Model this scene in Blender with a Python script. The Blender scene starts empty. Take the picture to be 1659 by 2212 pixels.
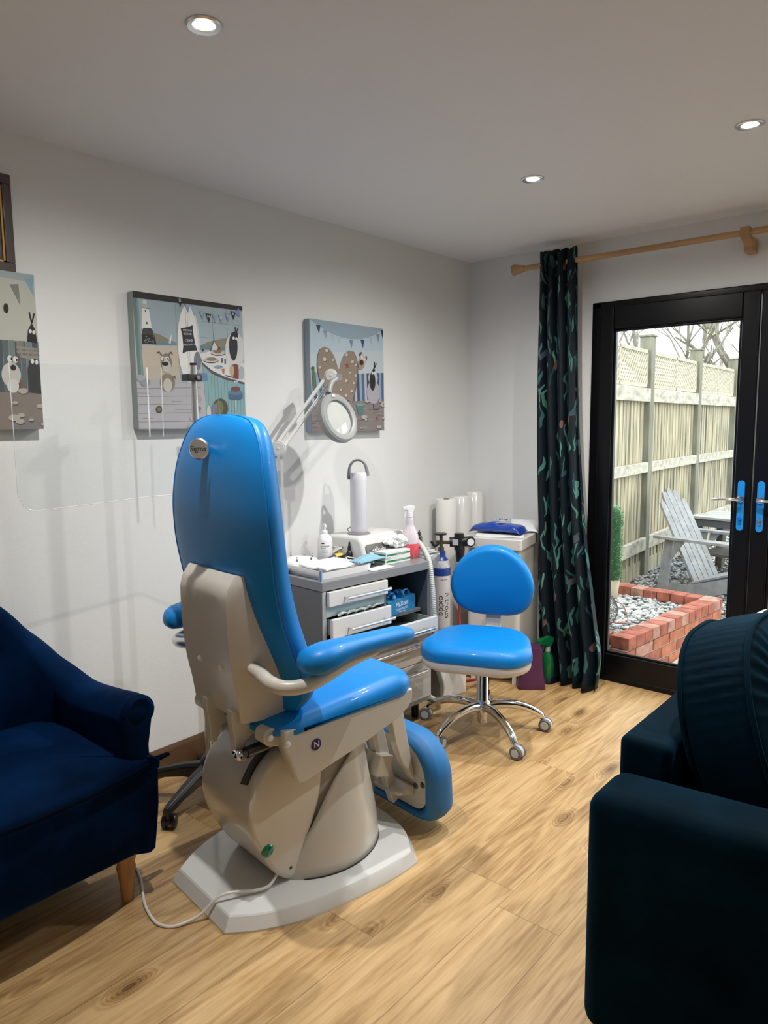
import bpy, bmesh, math, random
from mathutils import Vector, Matrix, noise
R = math.radians
sc = bpy.context.scene
COL = sc.collection
random.seed(7)

# ------------------------------------------------------------------ camera, world, lights, exposure
def set_camera():
    loc = Vector((2.5649, -3.8175, 1.43805))
    yaw, pitch, roll, fpx = 0.708103, 0.1208253, -0.0090447, 1573.39
    f = Vector((-math.sin(yaw) * math.cos(pitch), math.cos(yaw) * math.cos(pitch), -math.sin(pitch)))
    r = Vector((math.cos(yaw), math.sin(yaw), 0.0))
    u = r.cross(f)
    r2 = r * math.cos(roll) + u * math.sin(roll)
    u2 = -r * math.sin(roll) + u * math.cos(roll)
    cam = bpy.data.cameras.new('camera')
    cam.sensor_fit = 'VERTICAL'
    cam.sensor_height = 36.0
    cam.lens = 36.0 * fpx / 2212.0
    cam.clip_start = 0.02
    o = bpy.data.objects.new('camera', cam)
    COL.objects.link(o)
    m = Matrix((r2, u2, -f)).transposed().to_4x4()
    m.translation = loc
    o.matrix_world = m
    sc.camera = o
set_camera()
sc.view_settings.view_transform = 'Standard'
sc.view_settings.look = 'None'
sc.view_settings.gamma = 1.0
sc.view_settings.use_curve_mapping = False
sc.view_settings.exposure = 1.27
SKY = 1.55
LAMP_W = 38.0
LAMP_COL = (1.0, 0.975, 0.935)
w = bpy.data.worlds.new('overcast_sky')
sc.world = w
w.use_nodes = True
bgn = w.node_tree.nodes['Background']
bgn.inputs[0].default_value = (0.93, 0.97, 1.0, 1)
bgn.inputs[1].default_value = SKY
sc.cycles.max_bounces = 10
sc.cycles.diffuse_bounces = 6
sc.cycles.transparent_max_bounces = 16
sc.cycles.caustics_reflective = False
sc.cycles.caustics_refractive = False
sc.cycles.sample_clamp_indirect = 6.0
try:
    sc.cycles.use_denoising = True
except Exception:
    pass
def portal(name, loc, rot, sx, sy):
    l = bpy.data.lights.new(name, 'AREA')
    l.shape = 'RECTANGLE'; l.size = sx; l.size_y = sy
    l.cycles.is_portal = True
    o = bpy.data.objects.new(name, l); COL.objects.link(o)
    o.location = loc; o.rotation_euler = rot
portal('sky_portal_door', (1.64, 0.16, 1.05), (R(-90), 0, 0), 1.7, 2.1)

# ------------------------------------------------------------------ helpers
def lin(c):
    return tuple(((v / 255.0) / 12.92 if v / 255.0 <= 0.04045 else ((v / 255.0 + 0.055) / 1.055) ** 2.4) for v in c)
def scl(c, k):
    return tuple(min(0.9, v * k) for v in c)
MATS = {}
def mat(name, col=(0.5, 0.5, 0.5), rough=0.5, metal=0.0, bump=0.0, bscale=200.0, sheen=0.0, coat=0.0,
        var=0.0, vscale=8.0, emit=None, estr=0.0, stretch=None, spec=None, sheencol=None):
    if name in MATS:
        return MATS[name]
    m = bpy.data.materials.new(name)
    m.use_nodes = True
    nt = m.node_tree
    p = nt.nodes['Principled BSDF']
    p.inputs['Base Color'].default_value = (*col, 1)
    p.inputs['Roughness'].default_value = rough
    p.inputs['Metallic'].default_value = metal
    if sheen:
        p.inputs['Sheen Weight'].default_value = sheen
        p.inputs['Sheen Roughness'].default_value = 0.4
        if sheencol:
            p.inputs['Sheen Tint'].default_value = (*sheencol, 1)
    if coat:
        p.inputs['Coat Weight'].default_value = coat
        p.inputs['Coat Roughness'].default_value = 0.08
    if spec is not None:
        p.inputs['Specular IOR Level'].default_value = spec
    if emit:
        p.inputs['Emission Color'].default_value = (*emit, 1)
        p.inputs['Emission Strength'].default_value = estr
    tc = nt.nodes.new('ShaderNodeTexCoord')
    vec = tc.outputs['Object']
    if stretch:
        mp = nt.nodes.new('ShaderNodeMapping')
        mp.inputs['Scale'].default_value = stretch
        nt.links.new(vec, mp.inputs['Vector']); vec = mp.outputs['Vector']
    if var:
        n = nt.nodes.new('ShaderNodeTexNoise')
        n.inputs['Scale'].default_value = vscale; n.inputs['Detail'].default_value = 5
        nt.links.new(vec, n.inputs['Vector'])
        r = nt.nodes.new('ShaderNodeValToRGB')
        r.color_ramp.elements[0].position = 0.3; r.color_ramp.elements[1].position = 0.7
        r.color_ramp.elements[0].color = (*scl(col, 1 - var), 1)
        r.color_ramp.elements[1].color = (*scl(col, 1 + var), 1)
        nt.links.new(n.outputs['Fac'], r.inputs['Fac'])
        nt.links.new(r.outputs['Color'], p.inputs['Base Color'])
    if bump:
        n = nt.nodes.new('ShaderNodeTexNoise')
        n.inputs['Scale'].default_value = bscale; n.inputs['Detail'].default_value = 3
        nt.links.new(vec, n.inputs['Vector'])
        b = nt.nodes.new('ShaderNodeBump')
        b.inputs['Strength'].default_value = bump
        b.inputs['Distance'].default_value = 0.002
        nt.links.new(n.outputs['Fac'], b.inputs['Height'])
        nt.links.new(b.outputs['Normal'], p.inputs['Normal'])
    MATS[name] = m
    return m
def clear_mat(name, refl_rough=0.02, tint=(1, 1, 1), fac=0.9, base=0.0):
    """thin clear sheet: transparent with a mirror-like fresnel reflection"""
    if name in MATS:
        return MATS[name]
    m = bpy.data.materials.new(name); m.use_nodes = True
    nt = m.node_tree; nt.nodes.clear()
    out = nt.nodes.new('ShaderNodeOutputMaterial')
    t = nt.nodes.new('ShaderNodeBsdfTransparent'); t.inputs[0].default_value = (*tint, 1)
    g = nt.nodes.new('ShaderNodeBsdfGlossy'); g.inputs['Roughness'].default_value = refl_rough
    fr = nt.nodes.new('ShaderNodeFresnel'); fr.inputs['IOR'].default_value = 1.45
    mu = nt.nodes.new('ShaderNodeMath'); mu.operation = 'MULTIPLY_ADD'
    mu.inputs[1].default_value = fac; mu.inputs[2].default_value = base
    mx = nt.nodes.new('ShaderNodeMixShader')
    ge = nt.nodes.new('ShaderNodeNewGeometry'); fc = nt.nodes.new('ShaderNodeMath'); fc.operation = 'SUBTRACT'; fc.inputs[0].default_value = 1.0
    m2 = nt.nodes.new('ShaderNodeMath'); m2.operation = 'MULTIPLY'; m2.use_clamp = True
    nt.links.new(ge.outputs['Backfacing'], fc.inputs[1]); nt.links.new(mu.outputs[0], m2.inputs[0]); nt.links.new(fc.outputs[0], m2.inputs[1])
    nt.links.new(fr.outputs[0], mu.inputs[0]); nt.links.new(m2.outputs[0], mx.inputs[0])
    nt.links.new(t.outputs[0], mx.inputs[1]); nt.links.new(g.outputs[0], mx.inputs[2])
    nt.links.new(mx.outputs[0], out.inputs[0])
    MATS[name] = m
    return m

def catmull(pts, n=6, closed=False):
    P = [Vector(p) for p in pts]
    if len(P) < 3:
        return P
    out = []
    m = len(P)
    rng = range(m if closed else m - 1)
    for i in rng:
        p1, p2 = P[i], P[(i + 1) % m]
        p0 = P[i - 1] if (i > 0 or closed) else p1 * 2 - p2
        p3 = P[(i + 2) % m] if (i + 2 < m or closed) else p2 * 2 - p1
        for k in range(n):
            t = k / n
            out.append(0.5 * ((2 * p1) + (p2 - p0) * t + (2 * p0 - 5 * p1 + 4 * p2 - p3) * t * t + (3 * p1 - p0 - 3 * p2 + p3) * t ** 3))
    if not closed:
        out.append(P[-1])
    return out
def table(tb, x):
    """smooth interpolation of a list of (x, v)"""
    n = len(tb)
    if x <= tb[0][0]: return tb[0][1]
    if x >= tb[-1][0]: return tb[-1][1]
    for i in range(n - 1):
        if tb[i][0] <= x <= tb[i + 1][0]:
            x0, y0 = tb[i]; x1, y1 = tb[i + 1]
            h = x1 - x0
            d = (y1 - y0) / h
            def slope(a, b, c):
                da = (b[1] - a[1]) / (b[0] - a[0]); db = (c[1] - b[1]) / (c[0] - b[0])
                if da * db <= 0: return 0.0
                return 2 * da * db / (da + db)
            m0 = slope(tb[i - 1], tb[i], tb[i + 1]) if i > 0 else d
            m1 = slope(tb[i], tb[i + 1], tb[i + 2]) if i + 2 < n else d
            t = (x - x0) / h
            return (2*t**3 - 3*t*t + 1) * y0 + (t**3 - 2*t*t + t) * h * m0 + (-2*t**3 + 3*t*t) * y1 + (t**3 - t*t) * h * m1

class B:
    def __init__(s):
        s.bm = bmesh.new()
    def faces(s, fs, mi):
        for f in fs: f.material_index = mi
    def box(s, c, d, rot=None, mi=0, M=None):
        r = bmesh.ops.create_cube(s.bm, size=1.0)
        T = Matrix.Translation(Vector(c))
        if rot: T = T @ Matrix.Rotation(rot[2], 4, 'Z') @ Matrix.Rotation(rot[1], 4, 'Y') @ Matrix.Rotation(rot[0], 4, 'X')
        T = T @ Matrix.Diagonal((d[0], d[1], d[2], 1))
        if M is not None: T = M @ T
        bmesh.ops.transform(s.bm, matrix=T, verts=r['verts'])
        fs = set()
        for v in r['verts']: fs.update(v.link_faces)
        s.faces(fs, mi)
        return s
    def b2(s, x0, x1, y0, y1, z0, z1, mi=0):
        return s.box(((x0+x1)/2, (y0+y1)/2, (z0+z1)/2), (abs(x1-x0), abs(y1-y0), abs(z1-z0)), mi=mi)
    def loft(s, loops, mi=0, caps=True, closed=True):
        V = [[s.bm.verts.new(p) for p in lp] for lp in loops]
        n = len(V[0])
        for a, b in zip(V[:-1], V[1:]):
            for i in range(n if closed else n - 1):
                j = (i + 1) % n
                try: s.bm.faces.new((a[i], a[j], b[j], b[i])).material_index = mi
                except ValueError: pass
        if caps and closed:
            for lp in (V[0][::-1], V[-1]):
                try: s.bm.faces.new(lp).material_index = mi
                except ValueError: pass
        return s
    def tube(s, pts, r, n=10, mi=0, caps=True, closed=False, smooth=0, flat=1.0):
        P = catmull(pts, smooth, closed) if smooth else [Vector(p) for p in pts]
        m = len(P)
        rr = r if callable(r) else (lambda t: r)
        tang = []
        for i in range(m):
            a = P[i - 1] if (i > 0 or closed) else P[i]
            b = P[(i + 1) % m] if (i < m - 1 or closed) else P[i]
            tang.append((b - a).normalized())
        t0 = tang[0]
        up = Vector((0, 0, 1)) if abs(t0.z) < 0.9 else Vector((1, 0, 0))
        nn = (up - t0 * up.dot(t0)).normalized()
        loops = []
        for i in range(m):
            t = tang[i]
            nn = (nn - t * nn.dot(t)).normalized()
            bb = t.cross(nn)
            rad = rr(i / max(1, m - 1))
            loops.append([P[i] + nn * (math.cos(2*math.pi*k/n) * rad * flat) + bb * (math.sin(2*math.pi*k/n) * rad) for k in range(n)])
        if closed: loops.append(loops[0])
        return s.loft(loops, mi, caps and not closed)
    def cyl(s, p0, p1, r0, r1=None, n=24, mi=0, caps=True):
        r1 = r0 if r1 is None else r1
        return s.tube([p0, p1], (lambda t: r0 + (r1 - r0) * t), n, mi, caps)
    def lathe(s, prof, c=(0, 0, 0), n=32, mi=0, M=None, sx=1.0, sy=1.0):
        loops = []
        for (r, z) in prof:
            lp = [Vector((c[0] + max(r, 1e-4) * sx * math.cos(2*math.pi*k/n), c[1] + max(r, 1e-4) * sy * math.sin(2*math.pi*k/n), c[2] + z)) for k in range(n)]
            if M is not None: lp = [M @ p for p in lp]
            loops.append(lp)
        return s.loft(loops, mi, True)
    def prism(s, poly, axis, a0, a1, mi=0, M=None):
        def mk(a):
            o = []
            for (u, v) in poly:
                p = Vector((a, u, v)) if axis == 'x' else Vector((u, a, v)) if axis == 'y' else Vector((u, v, a))
                o.append(M @ p if M is not None else p)
            return o
        return s.loft([mk(a0), mk(a1)], mi, True)
    def ico(s, c, r, sc3=(1, 1, 1), sub=2, mi=0, rot=None):
        q = bmesh.ops.create_icosphere(s.bm, subdivisions=sub, radius=r)
        T = Matrix.Translation(Vector(c))
        if rot: T = T @ Matrix.Rotation(rot[2], 4, 'Z') @ Matrix.Rotation(rot[1], 4, 'Y') @ Matrix.Rotation(rot[0], 4, 'X')
        T = T @ Matrix.Diagonal((*sc3, 1))
        bmesh.ops.transform(s.bm, matrix=T, verts=q['verts'])
        fs = set()
        for v in q['verts']: fs.update(v.link_faces)
        s.faces(fs, mi)
        return s
    def text(s, txt, M, size=0.05, mi=0, depth=0.0006, align='CENTER'):
        cu = bpy.data.curves.new('t', 'FONT')
        cu.body = txt; cu.size = size; cu.extrude = depth; cu.align_x = align; cu.align_y = 'CENTER'
        cu.resolution_u = 3
        o = bpy.data.objects.new('t', cu)
        me = bpy.data.meshes.new_from_object(o)
        n0 = len(s.bm.verts); f0 = len(s.bm.faces)
        s.bm.from_mesh(me)
        s.bm.verts.ensure_lookup_table(); s.bm.faces.ensure_lookup_table()
        bmesh.ops.transform(s.bm, matrix=M, verts=s.bm.verts[n0:])
        for f in s.bm.faces[f0:]: f.material_index = mi
        bpy.data.objects.remove(o); bpy.data.curves.remove(cu); bpy.data.meshes.remove(me)
        return s
    def xf(s, M):
        bmesh.ops.transform(s.bm, matrix=M, verts=s.bm.verts)
        return s
    def jitter(s, amp, scale):
        for v in s.bm.verts:
            n = noise.noise_vector(v.co * scale)
            v.co += n * amp
        return s

def se(a, b, n, N=40, cx=0, cy=0):
    o = []
    for k in range(N):
        t = 2 * math.pi * k / N
        c, q = math.cos(t), math.sin(t)
        o.append((cx + a * math.copysign(abs(c) ** (2 / n), c), cy + b * math.copysign(abs(q) ** (2 / n), q)))
    return o
def rrect(x0, x1, y0, y1, r, k=5):
    if not isinstance(r, (tuple, list)): r = (r,) * 4
    o = []
    for (cx, cy, a0, rr) in ((x1 - r[0], y0 + r[0], -90, r[0]), (x1 - r[1], y1 - r[1], 0, r[1]), (x0 + r[2], y1 - r[2], 90, r[2]), (x0 + r[3], y0 + r[3], 180, r[3])):
        for i in range(k + 1):
            a = R(a0 + 90 * i / k)
            o.append((cx + rr * math.cos(a), cy + rr * math.sin(a)))
    return o
def pad(b, outline, z0, z1, r, crown=0.0, mi=0, rb=None, wr=None):
    """upholstered pad: outline in plan, rounded edges of radius r, crowned top"""
    rb = r if rb is None else rb
    cx = sum(p[0] for p in outline) / len(outline); cy = sum(p[1] for p in outline) / len(outline)
    ext = min(max(p[0] for p in outline) - cx, max(p[1] for p in outline) - cy)
    def ring(ins, z):
        k = 1 - ins / ext
        return [Vector((cx + (x - cx) * k, cy + (y - cy) * k, z)) for (x, y) in outline]
    L = [ring(ext * 0.97, z0), ring(rb, z0)]
    for i in range(1, 5):
        a = R(90 * i / 4); L.append(ring(rb * (1 - math.sin(a)), z0 + rb * (1 - math.cos(a))))
    for i in range(0, 6):
        a = R(90 * i / 5); L.append(ring(r * (1 - math.cos(a)), z1 - r + r * math.sin(a)))
    for q in (0.25, 0.5, 0.75, 0.97):
        ins = r + (ext - r) * q
        L.append(ring(min(ins, ext * 0.97), z1 + crown * math.sin(R(90 * q))))
    b.loft(L, mi)
    return b

def tag(o, label=None, cat=None, group=None, kind=None):
    if label: o['label'] = label
    if cat: o['category'] = cat
    if group: o['group'] = group
    if kind: o['kind'] = kind
    return o
def thing(name, label, cat, loc=(0, 0, 0), rz=0.0, group=None):
    o = bpy.data.objects.new(name, None)
    COL.objects.link(o)
    o.empty_display_size = 0.05
    o.location = loc; o.rotation_euler = (0, 0, rz)
    return tag(o, label, cat, group)
def obj(name, b, m, parent=None, smooth=True, ang=38, bevel=0.0, seg=3, sub=0, uv=None):
    me = bpy.data.meshes.new(name)
    bm = b.bm
    if name not in ('gravel',):
        bmesh.ops.recalc_face_normals(bm, faces=bm.faces)
    if smooth:
        th = R(ang)
        for f in bm.faces: f.smooth = True
        for e in bm.edges:
            if len(e.link_faces) == 2:
                try:
                    if e.calc_face_angle() > th: e.smooth = False
                except ValueError: pass
    bm.to_mesh(me); bm.free()
    for mm in (m if isinstance(m, (list, tuple)) else [m]): me.materials.append(mm)
    o = bpy.data.objects.new(name, me)
    COL.objects.link(o)
    if parent: o.parent = parent
    if bevel:
        md = o.modifiers.new('bevel', 'BEVEL'); md.width = bevel; md.segments = seg; md.limit_method = 'ANGLE'; md.angle_limit = R(30)
        md.harden_normals = False
        for p in me.polygons: p.use_smooth = True
        w = o.modifiers.new('wn', 'WEIGHTED_NORMAL'); w.keep_sharp = False
    if sub:
        md = o.modifiers.new('sub', 'SUBSURF'); md.levels = sub; md.render_levels = sub
    return o
def struct(name, b, m, **k):
    o = obj(name, b, m, **k)
    if not k.get('parent'): o['kind'] = 'structure'
    return o
def dup(o, parent=None):
    c = o.copy(); COL.objects.link(c)
    if parent: c.parent = parent
    for ch in [x for x in bpy.data.objects if x.parent == o]:
        dup(ch, c)
    return c
# ------------------------------------------------------------------ materials
M_wall = mat('white_wall_paint', (0.70, 0.708, 0.70), 0.85, bump=0.25, bscale=260)
M_ceil = mat('ceiling_paint', (0.755, 0.765, 0.775), 0.9, bump=0.15, bscale=200)
M_black_frame = mat('black_frame', (0.003, 0.003, 0.004), 0.3, spec=0.25)
M_glass = clear_mat('window_glass', 0.0, (0.97, 0.99, 0.98), 1.0)
M_acrylic = clear_mat('clear_acrylic', 0.03, (0.975, 0.985, 0.985), 0.9, 0.0)
M_chrome = mat('chrome', (0.75, 0.76, 0.78), 0.08, 1.0)
M_steel = mat('brushed_steel', (0.78, 0.79, 0.80), 0.3, 1.0)
M_alu = mat('satin_aluminium', (0.55, 0.55, 0.55), 0.35, 1.0)
M_black = mat('black_plastic', (0.012, 0.012, 0.013), 0.35)
M_white = mat('white_plastic', (0.78, 0.78, 0.78), 0.3)
M_offwhite = mat('off_white_plastic', (0.66, 0.66, 0.64), 0.35)
M_grey = mat('grey_plastic', (0.22, 0.22, 0.23), 0.4)
M_lgrey = mat('light_grey_plastic', (0.42, 0.42, 0.43), 0.35)
M_skirt = mat('stained_skirting', (0.075, 0.038, 0.016), 0.4, var=0.4, vscale=30, stretch=(1, 0.08, 1))
M_oakpole = mat('oak_pole', (0.42, 0.25, 0.11), 0.45, var=0.25, vscale=30, stretch=(0.1, 1, 1))

def floor_mat():
    m = bpy.data.materials.new('oak_laminate'); m.use_nodes = True
    nt = m.node_tree; N = nt.nodes; L = nt.links
    p = N['Principled BSDF']
    geo = N.new('ShaderNodeNewGeometry')
    sep = N.new('ShaderNodeSeparateXYZ'); L.new(geo.outputs['Position'], sep.inputs[0])
    def math_(op, a, b=None, c=None):
        n = N.new('ShaderNodeMath'); n.operation = op
        for i, v in enumerate((a, b, c)):
            if v is None: continue
            if isinstance(v, (int, float)): n.inputs[i].default_value = v
            else: L.new(v, n.inputs[i])
        return n.outputs[0]
    # planks 0.2 wide along y, 1.25 long
    xs = math_('ADD', sep.outputs[0], 0.1)
    row = math_('FLOOR', math_('DIVIDE', xs, 0.2))
    fx = math_('FRACT', math_('DIVIDE', xs, 0.2))
    wn = N.new('ShaderNodeTexWhiteNoise'); wn.noise_dimensions = '1D'; L.new(row, wn.inputs['W'])
    # joints at the places seen: offset by row
    offs = math_('MULTIPLY', wn.outputs['Value'], 1.25)
    yy = math_('DIVIDE', math_('ADD', sep.outputs[1], offs), 1.25)
    col = math_('FLOOR', yy); fy = math_('FRACT', yy)
    pid = N.new('ShaderNodeCombineXYZ'); L.new(row, pid.inputs[0]); L.new(col, pid.inputs[1])
    wn2 = N.new('ShaderNodeTexWhiteNoise'); wn2.noise_dimensions = '3D'; L.new(pid.outputs[0], wn2.inputs['Vector'])
    # grain coordinates, shifted per plank
    sh = N.new('ShaderNodeVectorMath'); sh.operation = 'SCALE'; sh.inputs['Scale'].default_value = 7.3
    L.new(wn2.outputs['Color'], sh.inputs[0])
    gp = N.new('ShaderNodeVectorMath'); gp.operation = 'ADD'; L.new(geo.outputs['Position'], gp.inputs[0]); L.new(sh.outputs[0], gp.inputs[1])
    def mapped(sx, sy):
        mp = N.new('ShaderNodeMapping'); mp.inputs['Scale'].default_value = (sx, sy, 1); L.new(gp.outputs[0], mp.inputs[0]); return mp.outputs[0]
    # knots
    kn = N.new('ShaderNodeTexVoronoi'); kn.inputs['Scale'].default_value = 1.0; L.new(mapped(7.5, 3.0), kn.inputs['Vector'])
    kmask = N.new('ShaderNodeMapRange'); kmask.interpolation_type = 'SMOOTHSTEP'
    kmask.inputs['From Min'].default_value = 0.33; kmask.inputs['From Max'].default_value = 0.0
    L.new(kn.outputs['Distance'], kmask.inputs['Value'])
    ksep = N.new('ShaderNodeSeparateColor'); L.new(kn.outputs['Color'], ksep.inputs[0])
    kon = math_('GREATER_THAN', ksep.outputs[0], 0.45)
    knot = math_('MULTIPLY', kmask.outputs[0], kon)
    # wavy figure: rings distorted by a stretched noise and by the knots
    n1 = N.new('ShaderNodeTexNoise'); n1.inputs['Scale'].default_value = 1.0; n1.inputs['Detail'].default_value = 3; L.new(mapped(7, 0.9), n1.inputs['Vector'])
    ph = math_('ADD', math_('MULTIPLY', n1.outputs['Fac'], 60.0), math_('MULTIPLY', knot, 34.0))
    fig = math_('SINE', ph)
    n2 = N.new('ShaderNodeTexNoise'); n2.inputs['Scale'].default_value = 1.0; n2.inputs['Detail'].default_value = 6; n2.inputs['Roughness'].default_value = 0.65; L.new(mapped(110, 5), n2.inputs['Vector'])
    n3 = N.new('ShaderNodeTexNoise'); n3.inputs['Scale'].default_value = 1.0; n3.inputs['Detail'].default_value = 4; L.new(mapped(16, 1.6), n3.inputs['Vector'])
    tone = math_('ADD', math_('MULTIPLY', n2.outputs['Fac'], 0.62), math_('MULTIPLY', n3.outputs['Fac'], 0.45))
    tone = math_('ADD', tone, math_('MULTIPLY', fig, 0.055))
    tone = math_('ADD', tone, math_('MULTIPLY', wn2.outputs['Value'], 0.10))
    tone = math_('SUBTRACT', tone, math_('MULTIPLY', knot, 0.34))
    rp = N.new('ShaderNodeValToRGB')
    e = rp.color_ramp.elements
    e[0].position = 0.25; e[0].color = (0.13, 0.065, 0.025, 1)
    e[1].position = 0.80; e[1].color = (0.62, 0.425, 0.215, 1)
    x = rp.color_ramp.elements.new(0.45); x.color = (0.35, 0.205, 0.082, 1)
    x = rp.color_ramp.elements.new(0.60); x.color = (0.50, 0.322, 0.145, 1)
    L.new(tone, rp.inputs[0])
    # seams
    ex = math_('MINIMUM', fx, math_('SUBTRACT', 1.0, fx))
    ey = math_('MINIMUM', fy, math_('SUBTRACT', 1.0, fy))
    sx_ = math_('LESS_THAN', ex, 0.0055); sy_ = math_('LESS_THAN', ey, 0.0009)
    seam = math_('MAXIMUM', sx_, sy_)
    mx = N.new('ShaderNodeMixRGB'); L.new(math_('MULTIPLY', seam, 0.6), mx.inputs[0]); L.new(rp.outputs[0], mx.inputs[1]); mx.inputs[2].default_value = (0.12, 0.065, 0.03, 1)
    L.new(mx.outputs[0], p.inputs['Base Color'])
    rr = math_('MULTIPLY_ADD', n2.outputs['Fac'], 0.25, 0.28)
    L.new(rr, p.inputs['Roughness'])
    bp = N.new('ShaderNodeBump'); bp.inputs['Strength'].default_value = 0.12; bp.inputs['Distance'].default_value = 0.002
    L.new(math_('SUBTRACT', tone, math_('MULTIPLY', seam, 1.0)), bp.inputs['Height']); L.new(bp.outputs[0], p.inputs['Normal'])
    return m
M_floor = floor_mat()

# ------------------------------------------------------------------ room shell
RX, RY, RH = 3.9, -5.3, 2.4      # far side wall x, near wall y, ceiling height
struct('floor', B().b2(-0.1, RX + 0.1, RY - 0.1, 0.16, -0.10, 0.0), M_floor)
b = B()
LIGHTS = [(1.012, -2.657), (1.049, -1.118), (1.845, -1.115), (2.64, -1.115)]
struct('ceiling', b.b2(-0.1, RX + 0.1, RY - 0.1, 0.2, RH, RH + 0.1), M_ceil)
struct('wall_left', B().b2(-0.12, 0.0, RY - 0.1, 0.2, -0.1, RH), M_wall)
DX0, DX1, DZ = 0.802, 2.49, 2.072
b = B()
b.b2(0.0, DX0, 0.0, 0.2, -0.1, RH).b2(DX1, RX, 0.0, 0.2, -0.1, RH).b2(DX0, DX1, 0.0, 0.2, DZ, RH)
struct('wall_back', b, M_wall)
struct('wall_right', B().b2(RX, RX + 0.15, RY - 0.1, 0.2, -0.1, RH), M_wall)
struct('wall_front', B().b2(0, RX, RY - 0.15, RY, -0.1, RH), M_wall)
# skirting boards with a moulded profile
sk = [(0, 0), (0.018, 0), (0.018, 0.078), (0.013, 0.086), (0.014, 0.098), (0.008, 0.112), (0.005, 0.12), (0, 0.12)]
struct('baseboard_left', B().loft([[Vector((px, y, pz)) for px, pz in sk] for y in (RY, -0.0)]), M_skirt)
struct('baseboard_back', B().loft([[Vector((x, -px, pz)) for px, pz in sk] for x in (0.02, DX0 - 0.01)]), M_skirt)
struct('baseboard_right', B().loft([[Vector((RX - px, y, pz)) for px, pz in sk] for y in (RY, -0.0)]), M_skirt)

# recessed downlights
M_lens = mat('lamp_lens', (0.9, 0.9, 0.9), 0.3, emit=(1.0, 0.93, 0.82), estr=14.0)
def downlight(x, y, label):
    t = thing('downlight', label, 'ceiling light', (x, y, RH), 0, 'recessed ceiling downlights')
    obj('trim_ring', B().lathe([(0.026, -0.001), (0.0285, -0.004), (0.040, -0.006), (0.0435, -0.003), (0.0435, 0.0), (0.026, 0.0)], n=40), M_steel, t)
    obj('lamp_lens', B().lathe([(0.0, -0.0035), (0.022, -0.003), (0.026, -0.0012), (0.026, 0.0), (0.0, 0.0)], n=32), M_lens, t)
    l = bpy.data.lights.new('downlight_beam', 'SPOT')
    l.energy = LAMP_W; l.color = LAMP_COL; l.spot_size = R(168); l.spot_blend = 1.0; l.shadow_soft_size = 0.018
    o = bpy.data.objects.new('downlight_beam', l); COL.objects.link(o); o.parent = t; o.location = (0, 0, -0.012)
dl = ['recessed downlight with steel ring nearest the camera, above the treatment chair', 'small recessed downlight in the ceiling above the wheeled stool', 'recessed downlight at the right edge above the glazed door']
for i, (x, y) in enumerate(LIGHTS):
    downlight(x, y, dl[i] if i < 3 else ['recessed ceiling downlight above the far end of the sofa'][i - 3])

# ------------------------------------------------------------------ glazed double door
def doorleaf(name, x0, x1, hinge_left, handle_x, lever):
    y0, y1 = -0.028, 0.042
    st, rt, rb = 0.078, 0.125, 0.135
    zt, zb = DZ - 0.03, 0.022
    b = B()
    b.b2(x0, x0 + st, y0, y1, zb, zt).b2(x1 - st, x1, y0, y1, zb, zt)
    b.b2(x0 + st, x1 - st, y0, y1, zb, zb + rb).b2(x0 + st, x1 - st, y0, y1, zt - rt + 0.005, zt)
    d = struct(name, b, M_black_frame, bevel=0.008)
    gx0, gx1, gz0, gz1 = x0 + st, x1 - st, zb + rb, zt - rt + 0.005
    g = B(); 
    for (a, c, e, f) in ((gx0, gx1, gz0, gz0 + 0.012), (gx0, gx1, gz1 - 0.012, gz1), (gx0, gx0 + 0.012, gz0, gz1), (gx1 - 0.012, gx1, gz0, gz1)):
        g.b2(a, c, y0 + 0.012, y0 + 0.03, e, f)
    obj('glazing_bead', g, M_black_frame, d, bevel=0.003)
    obj('glass', B().b2(gx0, gx1, 0.004, 0.008, gz0, gz1), M_glass, d)
    # long chrome plate with its blue protective film
    M_film = mat('blue_film', (0.01, 0.22, 0.62), 0.25, coat=0.5)
    pl = obj('handle_plate', B().prism(rrect(handle_x - 0.016, handle_x + 0.016, 0.905, 1.15, 0.0155, 6), 'y', y0 - 0.009, y0), [M_film], d, bevel=0.002)
    pl['label'] = 'blue filmed long handle plate'
    q = B(); q.cyl((handle_x, y0 - 0.009, 1.06), (handle_x, y0 - 0.05, 1.06), 0.011)
    q.cyl((handle_x, y0 - 0.008, 1.06), (handle_x, y0 - 0.016, 1.06), 0.017)
    s = -1 if lever < 0 else 1
    q.tube([(handle_x, y0 - 0.048, 1.06), (handle_x + s * 0.03, y0 - 0.052, 1.061), (handle_x + s * 0.08, y0 - 0.05, 1.058), (handle_x + s * 0.122, y0 - 0.044, 1.052)], lambda t: 0.0105 - 0.003 * t, 12, smooth=4, flat=0.75)
    obj('door_handle', q, M_chrome, d)
    k = B(); k.cyl((handle_x, y0 - 0.008, 0.965), (handle_x, y0 - 0.016, 0.965), 0.009).cyl((handle_x, y0 - 0.008, 0.945), (handle_x, y0 - 0.014, 0.945), 0.007)
    obj('lock_cylinder', k, M_chrome, d)
    return d
b = B()
b.b2(DX0, DX0 + 0.052, -0.012, 0.085, 0, DZ).b2(DX1 - 0.052, DX1, -0.012, 0.085, 0, DZ).b2(DX0, DX1, -0.012, 0.085, DZ - 0.036, DZ).b2(DX0, DX1, -0.03, 0.085, 0, 0.03)
struct('trim_1', b, M_black_frame, bevel=0.006)
doorleaf('door_1', DX0 + 0.050, 1.640, True, 1.598, -1)
doorleaf('door_2', 1.646, DX1 - 0.050, False, 1.685, 1)
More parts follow.
